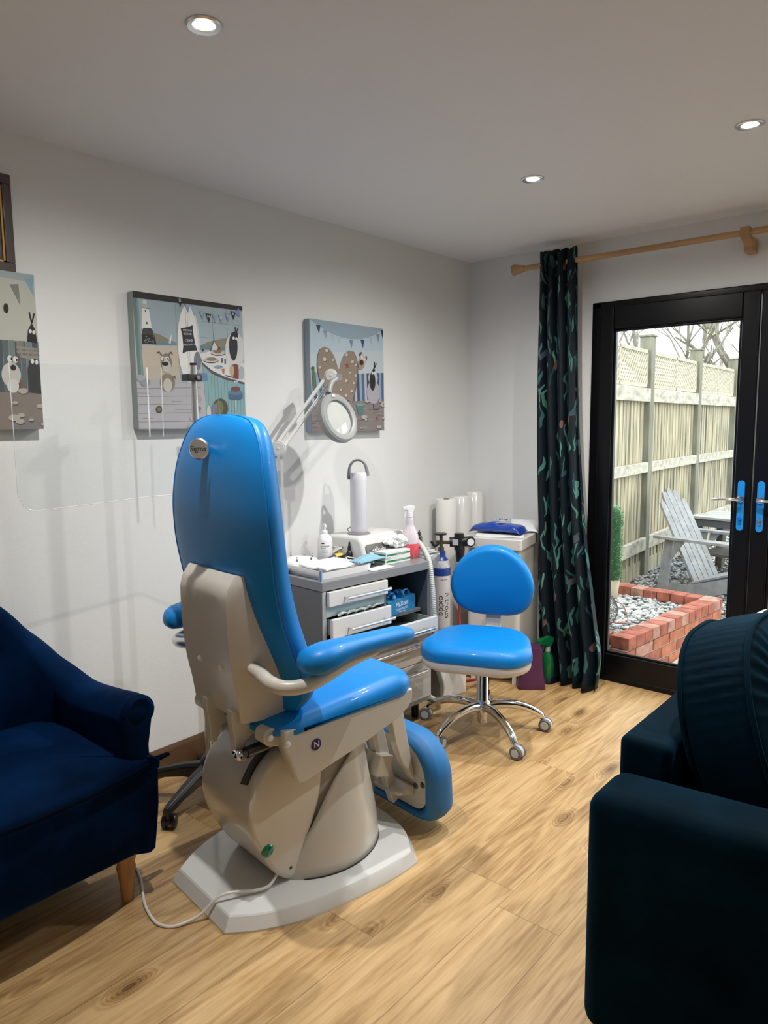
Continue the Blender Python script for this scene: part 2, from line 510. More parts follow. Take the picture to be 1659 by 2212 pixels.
# ------------------------------------------------------------------ treatment chair (local: x right, y forward, z up)
CH_LOC = (0.81, -2.647, 0.0); CH_RZ = -math.atan2(0.13, 0.9915)
M_vinyl = mat('bright_blue_vinyl', (0.0, 0.205, 0.60), 0.45, bump=0.08, bscale=500, coat=0.08, spec=0.35)
M_vinyl2 = mat('soft_blue_stretch_cover', (0.012, 0.15, 0.40), 0.6, bump=0.1, bscale=300)
M_beige = mat('pale_beige_moulding', (0.57, 0.545, 0.49), 0.25, coat=0.35)
M_base = mat('gloss_light_grey_moulding', (0.66, 0.67, 0.66), 0.15, coat=0.6)
M_dsteel = mat('dark_steel', (0.10, 0.10, 0.10), 0.3, 0.8)
M_green = mat('green_button', (0.0, 0.17, 0.09), 0.15, coat=0.6)
M_badge = mat('purple_badge', (0.03, 0.02, 0.14), 0.35)
tc = thing('treatment_chair', 'large blue vinyl treatment chair with a pale beige back shell on a grey lens-shaped base', 'treatment chair', CH_LOC, CH_RZ)
# base plate
out = [(-0.162, 0.0), (0.162, 0.0), (0.215, 0.075), (0.262, 0.18), (0.285, 0.29), (0.300, 0.42), (0.302, 0.55), (0.292, 0.64), (0.19, 0.71), (0.08, 0.742), (0.0, 0.748), (-0.08, 0.742), (-0.19, 0.71), (-0.292, 0.64), (-0.302, 0.55), (-0.300, 0.42), (-0.285, 0.29), (-0.262, 0.18), (-0.215, 0.075)]
_c = catmull([(x, y, 0) for x, y in out[1:8]], 4); _f = catmull([(x, y, 0) for x, y in out[7:14]], 3); _d = catmull([(x, y, 0) for x, y in out[13:] + out[:1]], 4)
out = [(v.x, v.y) for v in _c[:-1] + _f[:-1] + _d]
def ringz(o, k, z, c=(0, 0.38)):
    return [Vector((c[0] + (x - c[0]) * k, c[1] + (y - c[1]) * k, z)) for x, y in o]
b = B().loft([ringz(out, 1.0, 0.0), ringz(out, 1.0, 0.006), ringz(out, 0.992, 0.012), ringz(out, 0.950, 0.040), ringz(out, 0.938, 0.0435), ringz(out, 0.5, 0.052)])
obj('base_plate', b, M_base, tc, ang=22)
# front pedestal shroud, an upright elliptic cone
prof = []
loops = []
for i in range(15):
    t = i / 14
    z = 0.05 + 0.42 * t
    rs = table([(0, 0.238), (0.1, 0.232), (0.5, 0.185), (1, 0.125)], t); rl = table([(0, 0.215), (0.1, 0.21), (0.5, 0.175), (1, 0.125)], t)
    cy = 0.42 + 0.05 * t
    loops.append([Vector((rl * math.cos(a), cy + rs * math.sin(a), z)) for a in [2 * math.pi * k / 48 for k in range(48)]])
shell = []
for i, lp in enumerate(loops):
    t = i / 14; z = 0.05 + 0.42 * t
    rs = table([(0, 0.238), (0.1, 0.232), (0.5, 0.185), (1, 0.125)], t); rl = table([(0, 0.215), (0.1, 0.21), (0.5, 0.175), (1, 0.125)], t)
    cy = 0.42 + 0.05 * t; yc = table([(0.05, 0.215), (0.12, 0.262), (0.19, 0.312), (0.325, 0.41), (0.40, 0.50), (0.47, 0.545)], z)
    a0 = math.asin(max(-0.97, min(0.9, (yc - cy) / rs)))
    shell.append([Vector((rl * math.cos(a), cy + rs * math.sin(a), z)) for a in [a0 + (math.pi - 2 * a0) * k / 44 for k in range(45)]])
ps = obj('pedestal_shroud', B().loft(shell, closed=False), M_beige, tc)
sdm = ps.modifiers.new('solid', 'SOLIDIFY'); sdm.thickness = 0.006; sdm.offset = 0
obj('inner_column', B().loft([[Vector((p.x * 0.88, 0.44 + (p.y - 0.42) * 0.86, p.z)) for p in lp] for lp in loops]), M_beige, tc)
obj('base_gasket', B().loft([ringz([(v.x, max(0.27, v.y)) for v in loops[0]], 1.02, zq, (0, 0.42)) for zq in (0.046, 0.0515)]), M_black, tc)
# rear motor housing: side profile swept across the width
side = [(0.262, 0.055), (0.225, 0.058), (0.178, 0.105), (0.128, 0.20), (0.108, 0.255), (0.102, 0.315), (0.116, 0.375), (0.150, 0.428), (0.205, 0.470), (0.262, 0.498), (0.300, 0.490), (0.36, 0.42), (0.36, 0.30), (0.315, 0.18), (0.285, 0.09)]
sv = catmull([(a, 0, c) for a, c in side], 4, True)
loops = []
for (x, k) in ((-0.150, 0.90), (-0.1485, 0.955), (-0.142, 0.985), (-0.13, 1.0), (0.13, 1.0), (0.142, 0.985), (0.1485, 0.955), (0.150, 0.90)):
    loops.append([Vector((x, 0.22 + (v.x - 0.22) * k, 0.28 + (v.z - 0.28) * k)) for v in sv])
obj('motor_housing', B().loft(loops), M_beige, tc, ang=50)
# dark slot in the sloping top of the housing
b = B(); 
sl = [Vector((0.104, 0.124, 0.385)), Vector((0.104, 0.134, 0.406)), Vector((0.103, 0.158, 0.440)), Vector((0.101, 0.205, 0.472)), Vector((0.100, 0.255, 0.497))]
b.tube(sl, lambda t: 0.026 - 0.009 * t, 14, flat=0.3, smooth=4)
obj('actuator_slot', b, M_black, tc)
obj('indicator_light', B().lathe([(0.0, 0.008), (0.014, 0.006), (0.018, 0.002), (0.0205, 0.0), (0.0205, -0.004), (0, -0.004)], n=28, M=Matrix.Translation((0.1505, 0.158, 0.182)) @ Matrix.Rotation(R(90), 4, 'Y')), M_green, tc)
obj('screw', B().lathe([(0.0, 0.001), (0.005, 0.001), (0.006, -0.002), (0, -0.002)], n=16, M=Matrix.Translation((0.150, 0.238, 0.094)) @ Matrix.Rotation(R(90), 4, 'Y')), M_dsteel, tc)
# seat carrier: two side cheeks and a tray
ck = [(0.165, 0.575), (0.165, 0.525), (0.185, 0.478), (0.205, 0.418), (0.214, 0.405), (0.232, 0.402), (0.33, 0.424), (0.47, 0.452), (0.60, 0.488), (0.655, 0.515), (0.672, 0.535), (0.675, 0.575)]
b = B()
def cheek(x, k=1.0): return [Vector((x, 0.42 + (s - 0.42) * k, 0.55 + (z - 0.55) * k)) for s, z in ck]
b.loft([cheek(0.19, 0.97), cheek(0.232), cheek(0.240, 0.985)])
b.loft([cheek(-0.19, 0.97), cheek(-0.232), cheek(-0.240, 0.985)])
b.b2(-0.2, 0.2, 0.27, 0.66, 0.50, 0.557)
b.prism([(0.33, 0.50), (0.60, 0.50), (0.58, 0.45), (0.40, 0.43)], 'x', -0.13, 0.13)
sf = obj('seat_frame', b, M_beige, tc, bevel=0.006)
g = B().lathe([(0, 0.001), (0.017, 0.001), (0.0175, -0.001), (0, -0.001)], n=28, M=Matrix.Translation((0.2415, 0.277, 0.507)) @ Matrix.Rotation(R(90), 4, 'Y'))
bd = obj('badge', g, M_badge, sf)
MT = Matrix.Translation((0.2435, 0.277, 0.507)) @ Matrix.Rotation(R(90), 4, 'Z') @ Matrix.Rotation(R(90), 4, 'X')
obj('badge_letter', B().text('N', MT @ Matrix.Shear('XY', 4, (0.35, 0)), 0.028), M_white, sf)
# seat cushion
b = B(); pad(b, rrect(-0.246, 0.246, 0.132, 0.70, (0.10, 0.085, 0.085, 0.10), 8), 0.553, 0.632, 0.040, 0.006, rb=0.020)
for v in b.bm.verts:
    if v.co.z > 0.575:
        q = min(1.0, max(0.0, (0.36 - v.co.y) / 0.16)); v.co.z -= 0.034 * q * q * (3 - 2 * q)
obj('seat_cushion', b, M_vinyl, tc)
# backrest: rear shell and front cushion with a seam between
SR = [(0.606, 0.208), (0.70, 0.197), (0.77, 0.172), (0.9, 0.125), (1.0, 0.102), (1.1, 0.089), (1.2, 0.084), (1.3, 0.088), (1.38, 0.100), (1.43, 0.113), (1.465, 0.130)]
WD = [(0.606, 0.170), (0.614, 0.208), (0.64, 0.232), (0.66, 0.248), (0.70, 0.256), (0.76, 0.259), (0.85, 0.262), (1.0, 0.270), (1.1, 0.276), (1.18, 0.274), (1.26, 0.262), (1.33, 0.243), (1.39, 0.216), (1.43, 0.184), (1.452, 0.148), (1.462, 0.105), (1.466, 0.06)]
TH = [(0.606, 0.045), (0.65, 0.080), (0.72, 0.098), (0.85, 0.105), (1.1, 0.098), (1.35, 0.092), (1.43, 0.075), (1.455, 0.055), (1.466, 0.03)]
def back_sec(z, part):
    w = table(WD, z); sr = table(SR, z); th = table(TH, z)
    pts = []
    q = min(1.0, th / 0.09)
    seam = sr + 0.026 * q
    if part == 'rear':
        wr = w - 0.004
        for i in range(17):
            x = -1 + 2 * i / 16
            pts.append((x * wr, sr + (seam - sr) * (0.75 * abs(x) ** 2.4 + 0.25 * abs(x) ** 8)))
        pts.append((wr - 0.004, seam + 0.004)); pts.append((-wr + 0.004, seam + 0.004))
    else:
        wr = w
        pts.append((-wr + 0.008, seam + 0.0)); pts.append((wr - 0.008, seam + 0.0))
        for a in range(0, 6):
            tt = a / 5
            pts.append((wr + 0.004 - 0.05 * q * (1 - math.cos(R(90 * tt))), seam + 0.010 * q + (sr + th - seam - 0.010 * q) * math.sin(R(90 * tt))))
        for a in range(5, -1, -1):
            tt = a / 5
            pts.append((-(wr + 0.004 - 0.05 * q * (1 - math.cos(R(90 * tt)))), seam + 0.010 * q + (sr + th - seam - 0.010 * q) * math.sin(R(90 * tt))))
    return [Vector((x, y, z)) for x, y in pts]
ZS = [0.606, 0.608, 0.614, 0.624, 0.638, 0.652, 0.668, 0.688] + [0.71 + 0.03 * i for i in range(22)] + [1.36, 1.38, 1.40, 1.415, 1.43, 1.442, 1.452, 1.459, 1.463, 1.466]
obj('backrest_cushion', B().loft([back_sec(z, 'front') for z in ZS]), M_vinyl, tc, ang=60)
o = obj('backrest_rear_panel', B().loft([back_sec(z, 'rear') for z in ZS]), M_vinyl, tc, ang=60)
b = B()
for sgn in (1,):
    pts = [Vector((sgn * (table(WD, z) - 0.0015), table(SR, z) + 0.026 * min(1, table(TH, z) / 0.09) + 0.001, z)) for z in ZS[3:]]
    b.tube(pts + [Vector((-p.x, p.y, p.z)) for p in pts[::-1]], 0.0028, 6)
obj('seam_piping', b, M_vinyl, tc)
obj('care_tag', B().box((0.262, 0.262, 0.716), (0.003, 0.012, 0.034), rot=(0, 0.05, -0.5)), M_white, tc)
# beige back shell
PS = [(0.595, 0.092), (0.62, 0.088), (0.66, 0.083), (0.72, 0.070), (0.80, 0.060), (0.90, 0.055), (0.96, 0.055), (0.985, 0.062), (1.000, 0.072), (1.022, 0.088)]
WO = [(0.595, 0.140), (0.62, 0.142), (0.75, 0.144), (0.9, 0.144), (1.022, 0.144)]
WI = [(0.595, 0.166), (0.65, 0.172), (0.75, 0.178), (0.85, 0.173), (0.95, 0.161), (1.022, 0.152)]
def shell_sec(z):
    sp = table(PS, z); wo = table(WO, z); wi = table(WI, z); sa = table(SR, max(z, 0.64)) + 0.03 + max(0, 0.64 - z) * 0.2
    P = [(-wi, sa), (-(wi + wo) / 2 - 0.006, (sa + sp) / 2), (-wo, sp + 0.010), (-wo + 0.008, sp + 0.001)]
    for i in range(1, 8):
        x = -1 + 2 * i / 8
        P.append((x * (wo - 0.008), sp + 0.010 * (1 - x * x) * min(1, max(0, (1.02 - z) / 0.1))))
    P += [(wo - 0.008, sp + 0.001), (wo, sp + 0.010), ((wi + wo) / 2 + 0.006, (sa + sp) / 2), (wi, sa)]
    return [Vector((x, y, z)) for x, y in P]
zz = [0.590, 0.595, 0.61] + [0.64 + 0.035 * i for i in range(10)] + [0.985, 1.0, 1.012, 1.020]
bs = obj('back_shell', B().loft([shell_sec(z) for z in zz]), M_beige, tc, ang=24)
for x, z in ((-0.062, 0.742), (0.062, 0.742)):
    obj('bolt_cap', B().ico((x, 0.0, 0), 0.0105, (1, 0.7, 1), 2).xf(Matrix.Translation((0, table(PS, z) + 0.008, z))), M_white, bs)
# name plate knob on the back of the head end
KM = Matrix.Translation((0.0, 0.078, 1.372)) @ Matrix.Rotation(R(34), 4, 'Z') @ Matrix.Rotation(R(90), 4, 'X')
kb = obj('headrest_knob', B().lathe([(0, 0.029), (0.027, 0.029), (0.0305, 0.026), (0.0315, 0.020), (0.030, 0.016), (0.016, 0.014), (0.014, -0.02), (0, -0.02)], n=40, M=KM), M_steel, tc)
obj('knob_lettering', B().text('Sigma', KM @ Matrix.Translation((0, 0, 0.0292)), 0.0215, depth=0.0008), M_dsteel, kb)
# arm brackets and pads
for sg in (1, -1):
    pth = [(0.150 * sg, 0.125, 0.752), (0.20 * sg, 0.120, 0.748), (0.262 * sg, 0.112, 0.740), (0.312 * sg, 0.128, 0.735), (0.338 * sg, 0.178, 0.738), (0.345 * sg, 0.24, 0.752), (0.345 * sg, 0.33, 0.776), (0.340 * sg, 0.42, 0.785)]
    if sg < 0:
        o = obj('armrest_bracket', B().tube(pth, lambda t: 0.0205 - 0.006 * max(0, t - 0.6), 18, smooth=5), M_steel, tc); o['label'] = 'steel armrest bracket'
    else:
        o = obj('armrest_bracket', B().tube(pth, lambda t: 0.0205 - 0.006 * max(0, t - 0.6), 18, smooth=5), M_beige, tc)
    c = [(0.162, 0.338, 0.797, 0.010, 0.006), (0.166, 0.338, 0.797, 0.028, 0.019), (0.178, 0.341, 0.799, 0.043, 0.031), (0.20, 0.345, 0.802, 0.051, 0.037), (0.235, 0.348, 0.807, 0.053, 0.038), (0.28, 0.346, 0.812, 0.048, 0.032), (0.34, 0.342, 0.814, 0.042, 0.026), (0.42, 0.338, 0.811, 0.040, 0.025), (0.52, 0.332, 0.806, 0.039, 0.025), (0.553, 0.329, 0.804, 0.035, 0.022), (0.572, 0.327, 0.802, 0.026, 0.016), (0.579, 0.326, 0.801, 0.010, 0.006)]
    lo = []
    for (y, x, z, hw, hh) in c:
        if sg < 0: y -= 0.065
        lo.append([Vector((sg * x + px, y, z + pz)) for px, pz in se(hw, hh, 2.6, 24)])
    obj('armrest_pad', B().loft(lo), M_vinyl, tc, ang=70)
# recline hinge plates, actuator, yoke
for x0, x1 in ((0.085, 0.115), (-0.06, -0.03)):
    b = B(); b.prism([(0.075, 0.625), (0.185, 0.625), (0.182, 0.60), (0.172, 0.565), (0.150, 0.540), (0.122, 0.525), (0.110, 0.50), (0.104, 0.482), (0.090, 0.478), (0.083, 0.490), (0.080, 0.55), (0.072, 0.60)], 'x', x0, x1)
    obj('recline_yoke', b, M_beige, tc, bevel=0.004)
for sg in (1, -1):
    b = B()
    x0, x1 = (0.155, 0.205) if sg > 0 else (-0.205, -0.155)
    b.prism([(0.120, 0.562), (0.128, 0.578), (0.145, 0.584), (0.165, 0.576), (0.185, 0.562), (0.25, 0.550), (0.25, 0.495), (0.20, 0.512), (0.165, 0.524), (0.142, 0.528), (0.124, 0.542)], 'x', x0, x1)
    obj('hinge_bracket', b, M_beige, tc, bevel=0.004)
for (x, y, z) in ((0.206, 0.142, 0.556), (0.2405, 0.176, 0.538), (-0.206, 0.142, 0.556)):
    obj('hinge_bolt', B().ico((x, y, z), 0.0105, (0.7, 1, 1), 2), M_white, tc)
b = B(); b.cyl((0.134, 0.105, 0.500), (0.120, 0.262, 0.500), 0.0165, n=20)
b.cyl((0.134, 0.085, 0.499), (0.134, 0.110, 0.500), 0.011, n=16)
ac = obj('recline_actuator', b, M_dsteel, tc)
obj('actuator_joint', B().ico((0.134, 0.084, 0.498), 0.016, (1.1, 1, 1), 2).cyl((0.105, 0.086, 0.498), (0.155, 0.086, 0.498), 0.009), M_chrome, ac)
# leg rest: hanging pad seen from behind, with struts
lg = obj('legrest_board', B().loft([[Vector((x, y + (z - 0.2) * -0.05, z)) for x, z in rrect(-0.196, 0.196, 0.078, 0.320, (0.06, 0.12, 0.12, 0.06), 8)] for y in (0.776, 0.792)]), M_beige, tc)
o1 = rrect(-0.240, 0.240, 0.035, 0.348, (0.070, 0.15, 0.15, 0.070), 10)
lo = []
cx, cz = 0.0, 0.21
def rg(k, y, wr=0.0):
    res = []
    n = len(o1)
    for i, (x, z) in enumerate(o1):
        q = 1 + wr * math.sin(i * 2.9) 
        res.append(Vector((cx + (x - cx) * k * q, y + (z - 0.2) * -0.05, cz + (z - cz) * k * q)))
    return res
for (k, y, wv) in ((0.80, 0.800, 0), (0.80, 0.790, 0.008), (0.81, 0.774, 0.014), (0.86, 0.764, 0.010), (0.92, 0.768, 0.006), (0.97, 0.785, 0.003), (1.0, 0.81, 0.0), (1.0, 0.84, 0.0), (0.97, 0.87, 0), (0.90, 0.885, 0), (0.5, 0.892, 0), (0.05, 0.894, 0)):
    lo.append(rg(k, y, wv))
obj('legrest_cover', B().loft(lo), M_vinyl2, tc, ang=70)
for x0, x1 in ((0.118, 0.150), (-0.150, -0.118)):
    b = B(); b.prism([(0.655, 0.545), (0.700, 0.545), (0.722, 0.42), (0.765, 0.215), (0.760, 0.195), (0.738, 0.235), (0.715, 0.265), (0.695, 0.31), (0.678, 0.36), (0.664, 0.43)], 'x', x0, x1)
    obj('legrest_arm', b, M_beige, tc, bevel=0.003)
b = B(); b.prism([(0.60, 0.50), (0.655, 0.52), (0.70, 0.34), (0.735, 0.20), (0.76, 0.10), (0.735, 0.085), (0.70, 0.18), (0.655, 0.30)], 'x', 0.045, 0.078)
b.box((0.075, 0.665, 0.262), (0.07, 0.062, 0.075), rot=(R(-18), 0, 0))
b.prism([(0.70, 0.15), (0.775, 0.13), (0.775, 0.165), (0.75, 0.175)], 'x', 0.0, 0.14)
b.prism([(0.60, 0.50), (0.655, 0.52), (0.70, 0.34), (0.735, 0.20), (0.76, 0.10), (0.735, 0.085), (0.70, 0.18), (0.655, 0.30)], 'x', -0.078, -0.045)
obj('legrest_linkage', b, M_beige, tc, bevel=0.004)
b = B(); b.cyl((0.02, 0.56, 0.47), (0.02, 0.72, 0.17), 0.008)
obj('legrest_rod', b, M_steel, tc)
for (x, z) in ((0.145, 0.165), (0.180, 0.18)):
    obj('legrest_bolt', B().lathe([(0, 0.004), (0.007, 0.004), (0.011, 0.0), (0.011, -0.004), (0, -0.004)], n=16, M=Matrix.Translation((x, 0.776, z)) @ Matrix.Rotation(R(90), 4, 'X')), M_dsteel, lg)
# white mains lead from the housing to behind the armchair leg
M_cable = mat('white_cable', (0.72, 0.70, 0.67), 0.4)
def chw(x, y, z):
    return Matrix.Rotation(CH_RZ, 4, 'Z') @ Vector((x, y, z)) + Vector(CH_LOC)
cb = [chw(0.135, 0.20, 0.085), chw(0.142, 0.165, 0.066), (0.957, -2.535, 0.062), (0.90, -2.62, 0.066), (0.868, -2.678, 0.020), (0.837, -2.739, 0.0045), (0.800, -2.765, 0.0045), (0.755, -2.765, 0.0045), (0.674, -2.741, 0.0045), (0.563, -2.686, 0.0045), (0.47, -2.655, 0.0045), (0.39, -2.641, 0.0045), (0.28, -2.68, 0.0045), (0.15, -2.75, 0.0045), (0.04, -2.80, 0.0045)]
tag(obj('power_cable', B().tube(cb, 0.0045, 8, smooth=6), M_cable), 'white mains cable curling across the floor from the grey chair base to the armchair leg', 'cable')
# ------------------------------------------------------------------ wheeled stool
def caster(parent, x, y, ang, m_hood, m_wheel, r=0.026, name='caster'):
    """twin wheel caster under a spoke end"""
    M = Matrix.Translation((x, y, 0)) @ Matrix.Rotation(ang, 4, 'Z')
    b = B(); b.cyl((0, 0, r * 1.2), (0, 0, r * 2 + 0.028), 0.0065, n=12)
    b.xf(M)
    c = obj(name, b, M_chrome, parent)
    h = B()
    loops = []
    for yy in (-0.009, 0.009):
        loops.append([Vector((0.014 + (r + 0.001) * math.cos(a), yy, r + (r + 0.001) * math.sin(a))) for a in [R(-20 + 13 * i) for i in range(17)]] + [Vector((0.014, yy, r))])
    h.loft(loops)
    h.cyl((0.002, 0, r * 1.3), (0.002, 0, 2 * r + 0.006), 0.010, n=14)
    h.xf(M)
    obj('hood', h, m_hood, c, bevel=0.002)
    for s in (-1, 1):
        W = M @ Matrix.Translation((0.014, s * 0.017, r)) @ Matrix.Rotation(R(90 * s), 4, 'X') @ Matrix.Rotation(R(180), 4, 'X')
        q = B().lathe([(0, -0.007), (r * 0.92, -0.007), (r, -0.004), (r, 0.004), (r * 0.92, 0.007), (0, 0.007)], n=28, M=W)
        wh = obj('wheel', q, m_wheel, c)
        obj('wheel_cap', B().lathe([(0, 0.0085), (r * 0.62, 0.0085), (r * 0.66, 0.0065), (0, 0.0065)], n=24, M=W).lathe([(0, -0.0085), (r * 0.62, -0.0085), (r * 0.66, -0.0065), (0, -0.0065)], n=24, M=W), m_hood, c)
    return c
st = thing('wheeled_stool', 'bright blue vinyl stool with a rounded backrest, chrome five-spoke base and grey castors', 'stool', (0.785, -1.045, 0), math.atan2(-0.93, 0.37) + R(90))
# local frame: -y is the direction away from the sitter's front; stool faces -y rotated to the camera
M_cap = mat('pale_grey_castor_hood', (0.55, 0.56, 0.57), 0.3)
M_tyre = mat('grey_castor_tyre', (0.13, 0.13, 0.135), 0.5)
base0 = st.rotation_euler[2]
for wa, sw in ((-28, 25), (44, -30), (116, 40), (188, 12), (260, 200)):
    a = R(wa) - base0
    d = Vector((math.cos(a), math.sin(a), 0))
    pts = [d * 0.018 + Vector((0, 0, 0.128)), d * 0.08 + Vector((0, 0, 0.135)), d * 0.16 + Vector((0, 0, 0.128)), d * 0.225 + Vector((0, 0, 0.106)), d * 0.268 + Vector((0, 0, 0.080)), d * 0.285 + Vector((0, 0, 0.062))]
    obj('leg', B().tube(pts, lambda t: 0.0225 - 0.008 * t, 16, smooth=5), M_chrome, st)
    caster(st, d.x * 0.286, d.y * 0.286, a + R(sw), M_cap, M_tyre, 0.029)
b = B().lathe([(0, 0.050), (0.022, 0.050), (0.023, 0.054), (0.023, 0.10), (0.034, 0.105), (0.039, 0.120), (0.039, 0.142), (0.033, 0.156), (0.0285, 0.162), (0.0285, 0.300), (0.027, 0.303), (0.0, 0.303)])
obj('gas_column', b, M_chrome, st)
obj('column_collar', B().lathe([(0, 0.300), (0.0245, 0.300), (0.0245, 0.308), (0.016, 0.312), (0.014, 0.37), (0, 0.37)]), M_black, st)
# seat (local y: front is -y)
so = rrect(-0.248, 0.248, -0.225, 0.185, (0.115, 0.13, 0.13, 0.115), 8)
so = [(x * (1.0 - 0.24 * max(0, y + 0.08) / 0.265), y - 0.03 * (1 - (x / 0.248) ** 2) * (y < 0)) for x, y in so]
b = B(); pad(b, so, 0.412, 0.484, 0.040, 0.004, rb=0.012)
obj('seat', b.xf(Matrix.Translation((0, -0.055, 0))), M_vinyl, st, ang=60)
b = B(); pad(b, [(x * 0.975, y * 0.975) for x, y in so], 0.366, 0.418, 0.006, 0.0, rb=0.03)
obj('seat_shell', b.xf(Matrix.Translation((0, -0.055, 0))), M_offwhite, st, ang=60)
b = B(); b.b2(-0.06, 0.06, -0.10, 0.02, 0.345, 0.38); b.b2(0.02, 0.10, -0.03, -0.018, 0.355, 0.365)
b.b2(-0.035, 0.035, -0.02, 0.21, 0.352, 0.366)
b.tube([(0.05, -0.05, 0.362), (0.12, -0.06, 0.36), (0.185, -0.085, 0.352)], 0.005, 8, smooth=4)
obj('tilt_mechanism', b, M_black, st, bevel=0.003)
bk = B(); pr = [(0.20, 0.358), (0.232, 0.375), (0.262, 0.42), (0.278, 0.50), (0.282, 0.62), (0.268, 0.62), (0.264, 0.50), (0.25, 0.43), (0.225, 0.39), (0.20, 0.372)]
bk.prism(pr, 'x', -0.038, 0.038)
obj('back_support', bk, M_offwhite, st, bevel=0.004)
# backrest: D-shaped pad standing up, slightly curved
bo = []
for k in range(56):
    t = 2 * math.pi * k / 56
    c, q = math.cos(t), math.sin(t)
    n = 2.0 if q > 0 else 3.0
    x = 0.204 * math.copysign(abs(c) ** (2 / n), c)
    z = (0.205 if q > 0 else 0.148) * math.copysign(abs(q) ** (2 / n), q)
    bo.append((x * (1 - 0.10 * max(0, -z) / 0.148 - 0.03 * max(0, z) / 0.205), z - 0.020))
b = B(); pad(b, bo, -0.036, 0.030, 0.030, 0.012, rb=0.02)
b.xf(Matrix.Translation((0, 0.243, 0.664)) @ Matrix.Rotation(R(96), 4, 'X'))
for v in b.bm.verts: v.co.y -= 0.9 * v.co.x ** 2
obj('backrest', b, M_vinyl, st, ang=60)

# ------------------------------------------------------------------ velvet helpers
def velvet(name, base, sheen, br, var=0.55):
    m = mat(name, base, 0.75, bump=0.25, bscale=60, sheen=br, sheencol=sheen, var=var, vscale=5, spec=0.03)
    return m
M_navy = velvet('navy_velvet', (0.0008, 0.011, 0.044), (0.008, 0.10, 0.40), 0.45)
M_teal = velvet('dark_teal_velvet', (0.0007, 0.008, 0.0155), (0.01, 0.13, 0.25), 0.34)
M_legwood = mat('turned_beech_leg', (0.45, 0.24, 0.09), 0.35, var=0.2, vscale=20, stretch=(3, 3, 0.5))

# ------------------------------------------------------------------ navy armchair by the left wall
ac = thing('armchair', 'navy velvet armchair with a curved back and turned wooden leg, by the left wall', 'armchair', (0.40, -3.06, 0))
# local: faces +x, y from -0.38 to 0.38
front = [(0.235, 0.385), (0.258, 0.352), (0.293, 0.20), (0.305, 0.08), (0.310, 0.0), (0.305, -0.08), (0.293, -0.20), (0.258, -0.352), (0.235, -0.385)]
outl = [(-0.33, -0.30), (-0.28, -0.36)] + [(x, y) for x, y in front[::-1]] + [(-0.28, 0.36), (-0.33, 0.30)]
def sm(o, n=4): return [(v.x, v.y) for v in catmull([(x, y, 0) for x, y in o], n, True)]
O2 = sm(outl)
lo = []
for (k, z) in ((0.5, 0.178), (0.935, 0.182), (0.965, 0.195), (0.985, 0.235), (0.998, 0.30), (1.003, 0.40), (0.996, 0.425), (0.98, 0.435), (0.5, 0.436)):
    lo.append([Vector((x * k, y * k, z - (0.035 * (y / 0.36) ** 2 if z < 0.21 else 0))) for x, y in O2])
obj('seat_base', B().loft(lo), M_navy, ac, ang=60)
lo = []
for (k, z) in ((0.5, 0.40), (0.99, 0.402), (1.012, 0.412), (1.018, 0.425), (1.012, 0.438), (0.985, 0.447), (0.9, 0.456), (0.6, 0.472), (0.1, 0.478)):
    lo.append([Vector((x * k, y * k, z)) for x, y in O2])
obj('seat_cushion', B().loft(lo), M_navy, ac, ang=60)
pp = [Vector((x * 1.016, y * 1.016, 0.424)) for x, y in sm(front, 5)[: (len(front) - 1) * 5]]
obj('piping', B().tube(pp, 0.0055, 8), mat('dark_navy_piping', (0.0006, 0.003, 0.011), 0.8, spec=0.05), ac)
# wrap-around back and arms
path = [(0.232, 0.345, 0.640), (0.15, 0.350, 0.628), (0.06, 0.352, 0.618), (-0.05, 0.352, 0.612), (-0.14, 0.348, 0.622), (-0.21, 0.325, 0.668), (-0.26, 0.265, 0.760), (-0.285, 0.16, 0.882), (-0.295, 0.0, 0.932)]
path = path + [(x, -y, z) for x, y, z in path[-2::-1]]
P = catmull(path, 6)
lo = []
for i, p in enumerate(P):
    a = P[max(0, i - 1)]; c = P[min(len(P) - 1, i + 1)]
    t = (c - a); t.z = 0; t.normalize(); nrm = Vector((t.y, -t.x, 0))   # outward
    if nrm.dot(Vector((p.x, p.y, 0))) < 0 and abs(p.y) > 0.3: nrm = -nrm
    if nrm.dot(Vector((p.x - 0.05, p.y, 0))) < 0: nrm = -nrm
    w = 0.052; top = p.z
    sec = [(-w * 0.8, 0.30), (-w * 0.9, top - 0.16), (-w * 1.05, top - 0.07), (-w * 0.95, top - 0.03), (-w * 0.55, top - 0.006), (0, top), (w * 0.6, top - 0.006), (w * 1.0, top - 0.035), (w * 0.85, top - 0.08), (w * 0.7, top - 0.16), (w * 0.8, 0.30)]
    k = 1.0
    lo.append([Vector((p.x, p.y, 0)) + nrm * (u * k) + Vector((0, 0, v)) for u, v in sec])
# rounded arm fronts
def endcap(L, dx):
    c = sum(L, Vector()) / len(L)
    return [Vector((p.x + dx, c.y + (p.y - c.y) * 0.72, c.z + (p.z - c.z) * 0.97)) for p in L]
lo = [endcap(lo[0], 0.020)] + lo + [endcap(lo[-1], 0.020)]
b = B().loft(lo)
for v in b.bm.verts:   # scroll fold at arm front
    if v.co.x > 0.2 and v.co.z > 0.5: v.co.x += 0.012
    if v.co.z > 0.4: v.co += noise.noise_vector(v.co * 9) * 0.004
for sy in (1, -1):
    b.ico((0.236, 0.349 * sy, 0.588), 0.05, (0.62, 1.12, 1.04), 3)
obj('back_and_arms', b, M_navy, ac, ang=60)
lgp = [(0, 0.0), (0.0145, 0.0), (0.0165, 0.02), (0.0205, 0.085), (0.0245, 0.105), (0.0215, 0.118), (0.0245, 0.130), (0.030, 0.160), (0.031, 0.178), (0.028, 0.186), (0, 0.186)]
lgp = [(r * 1.18, z) for r, z in lgp]
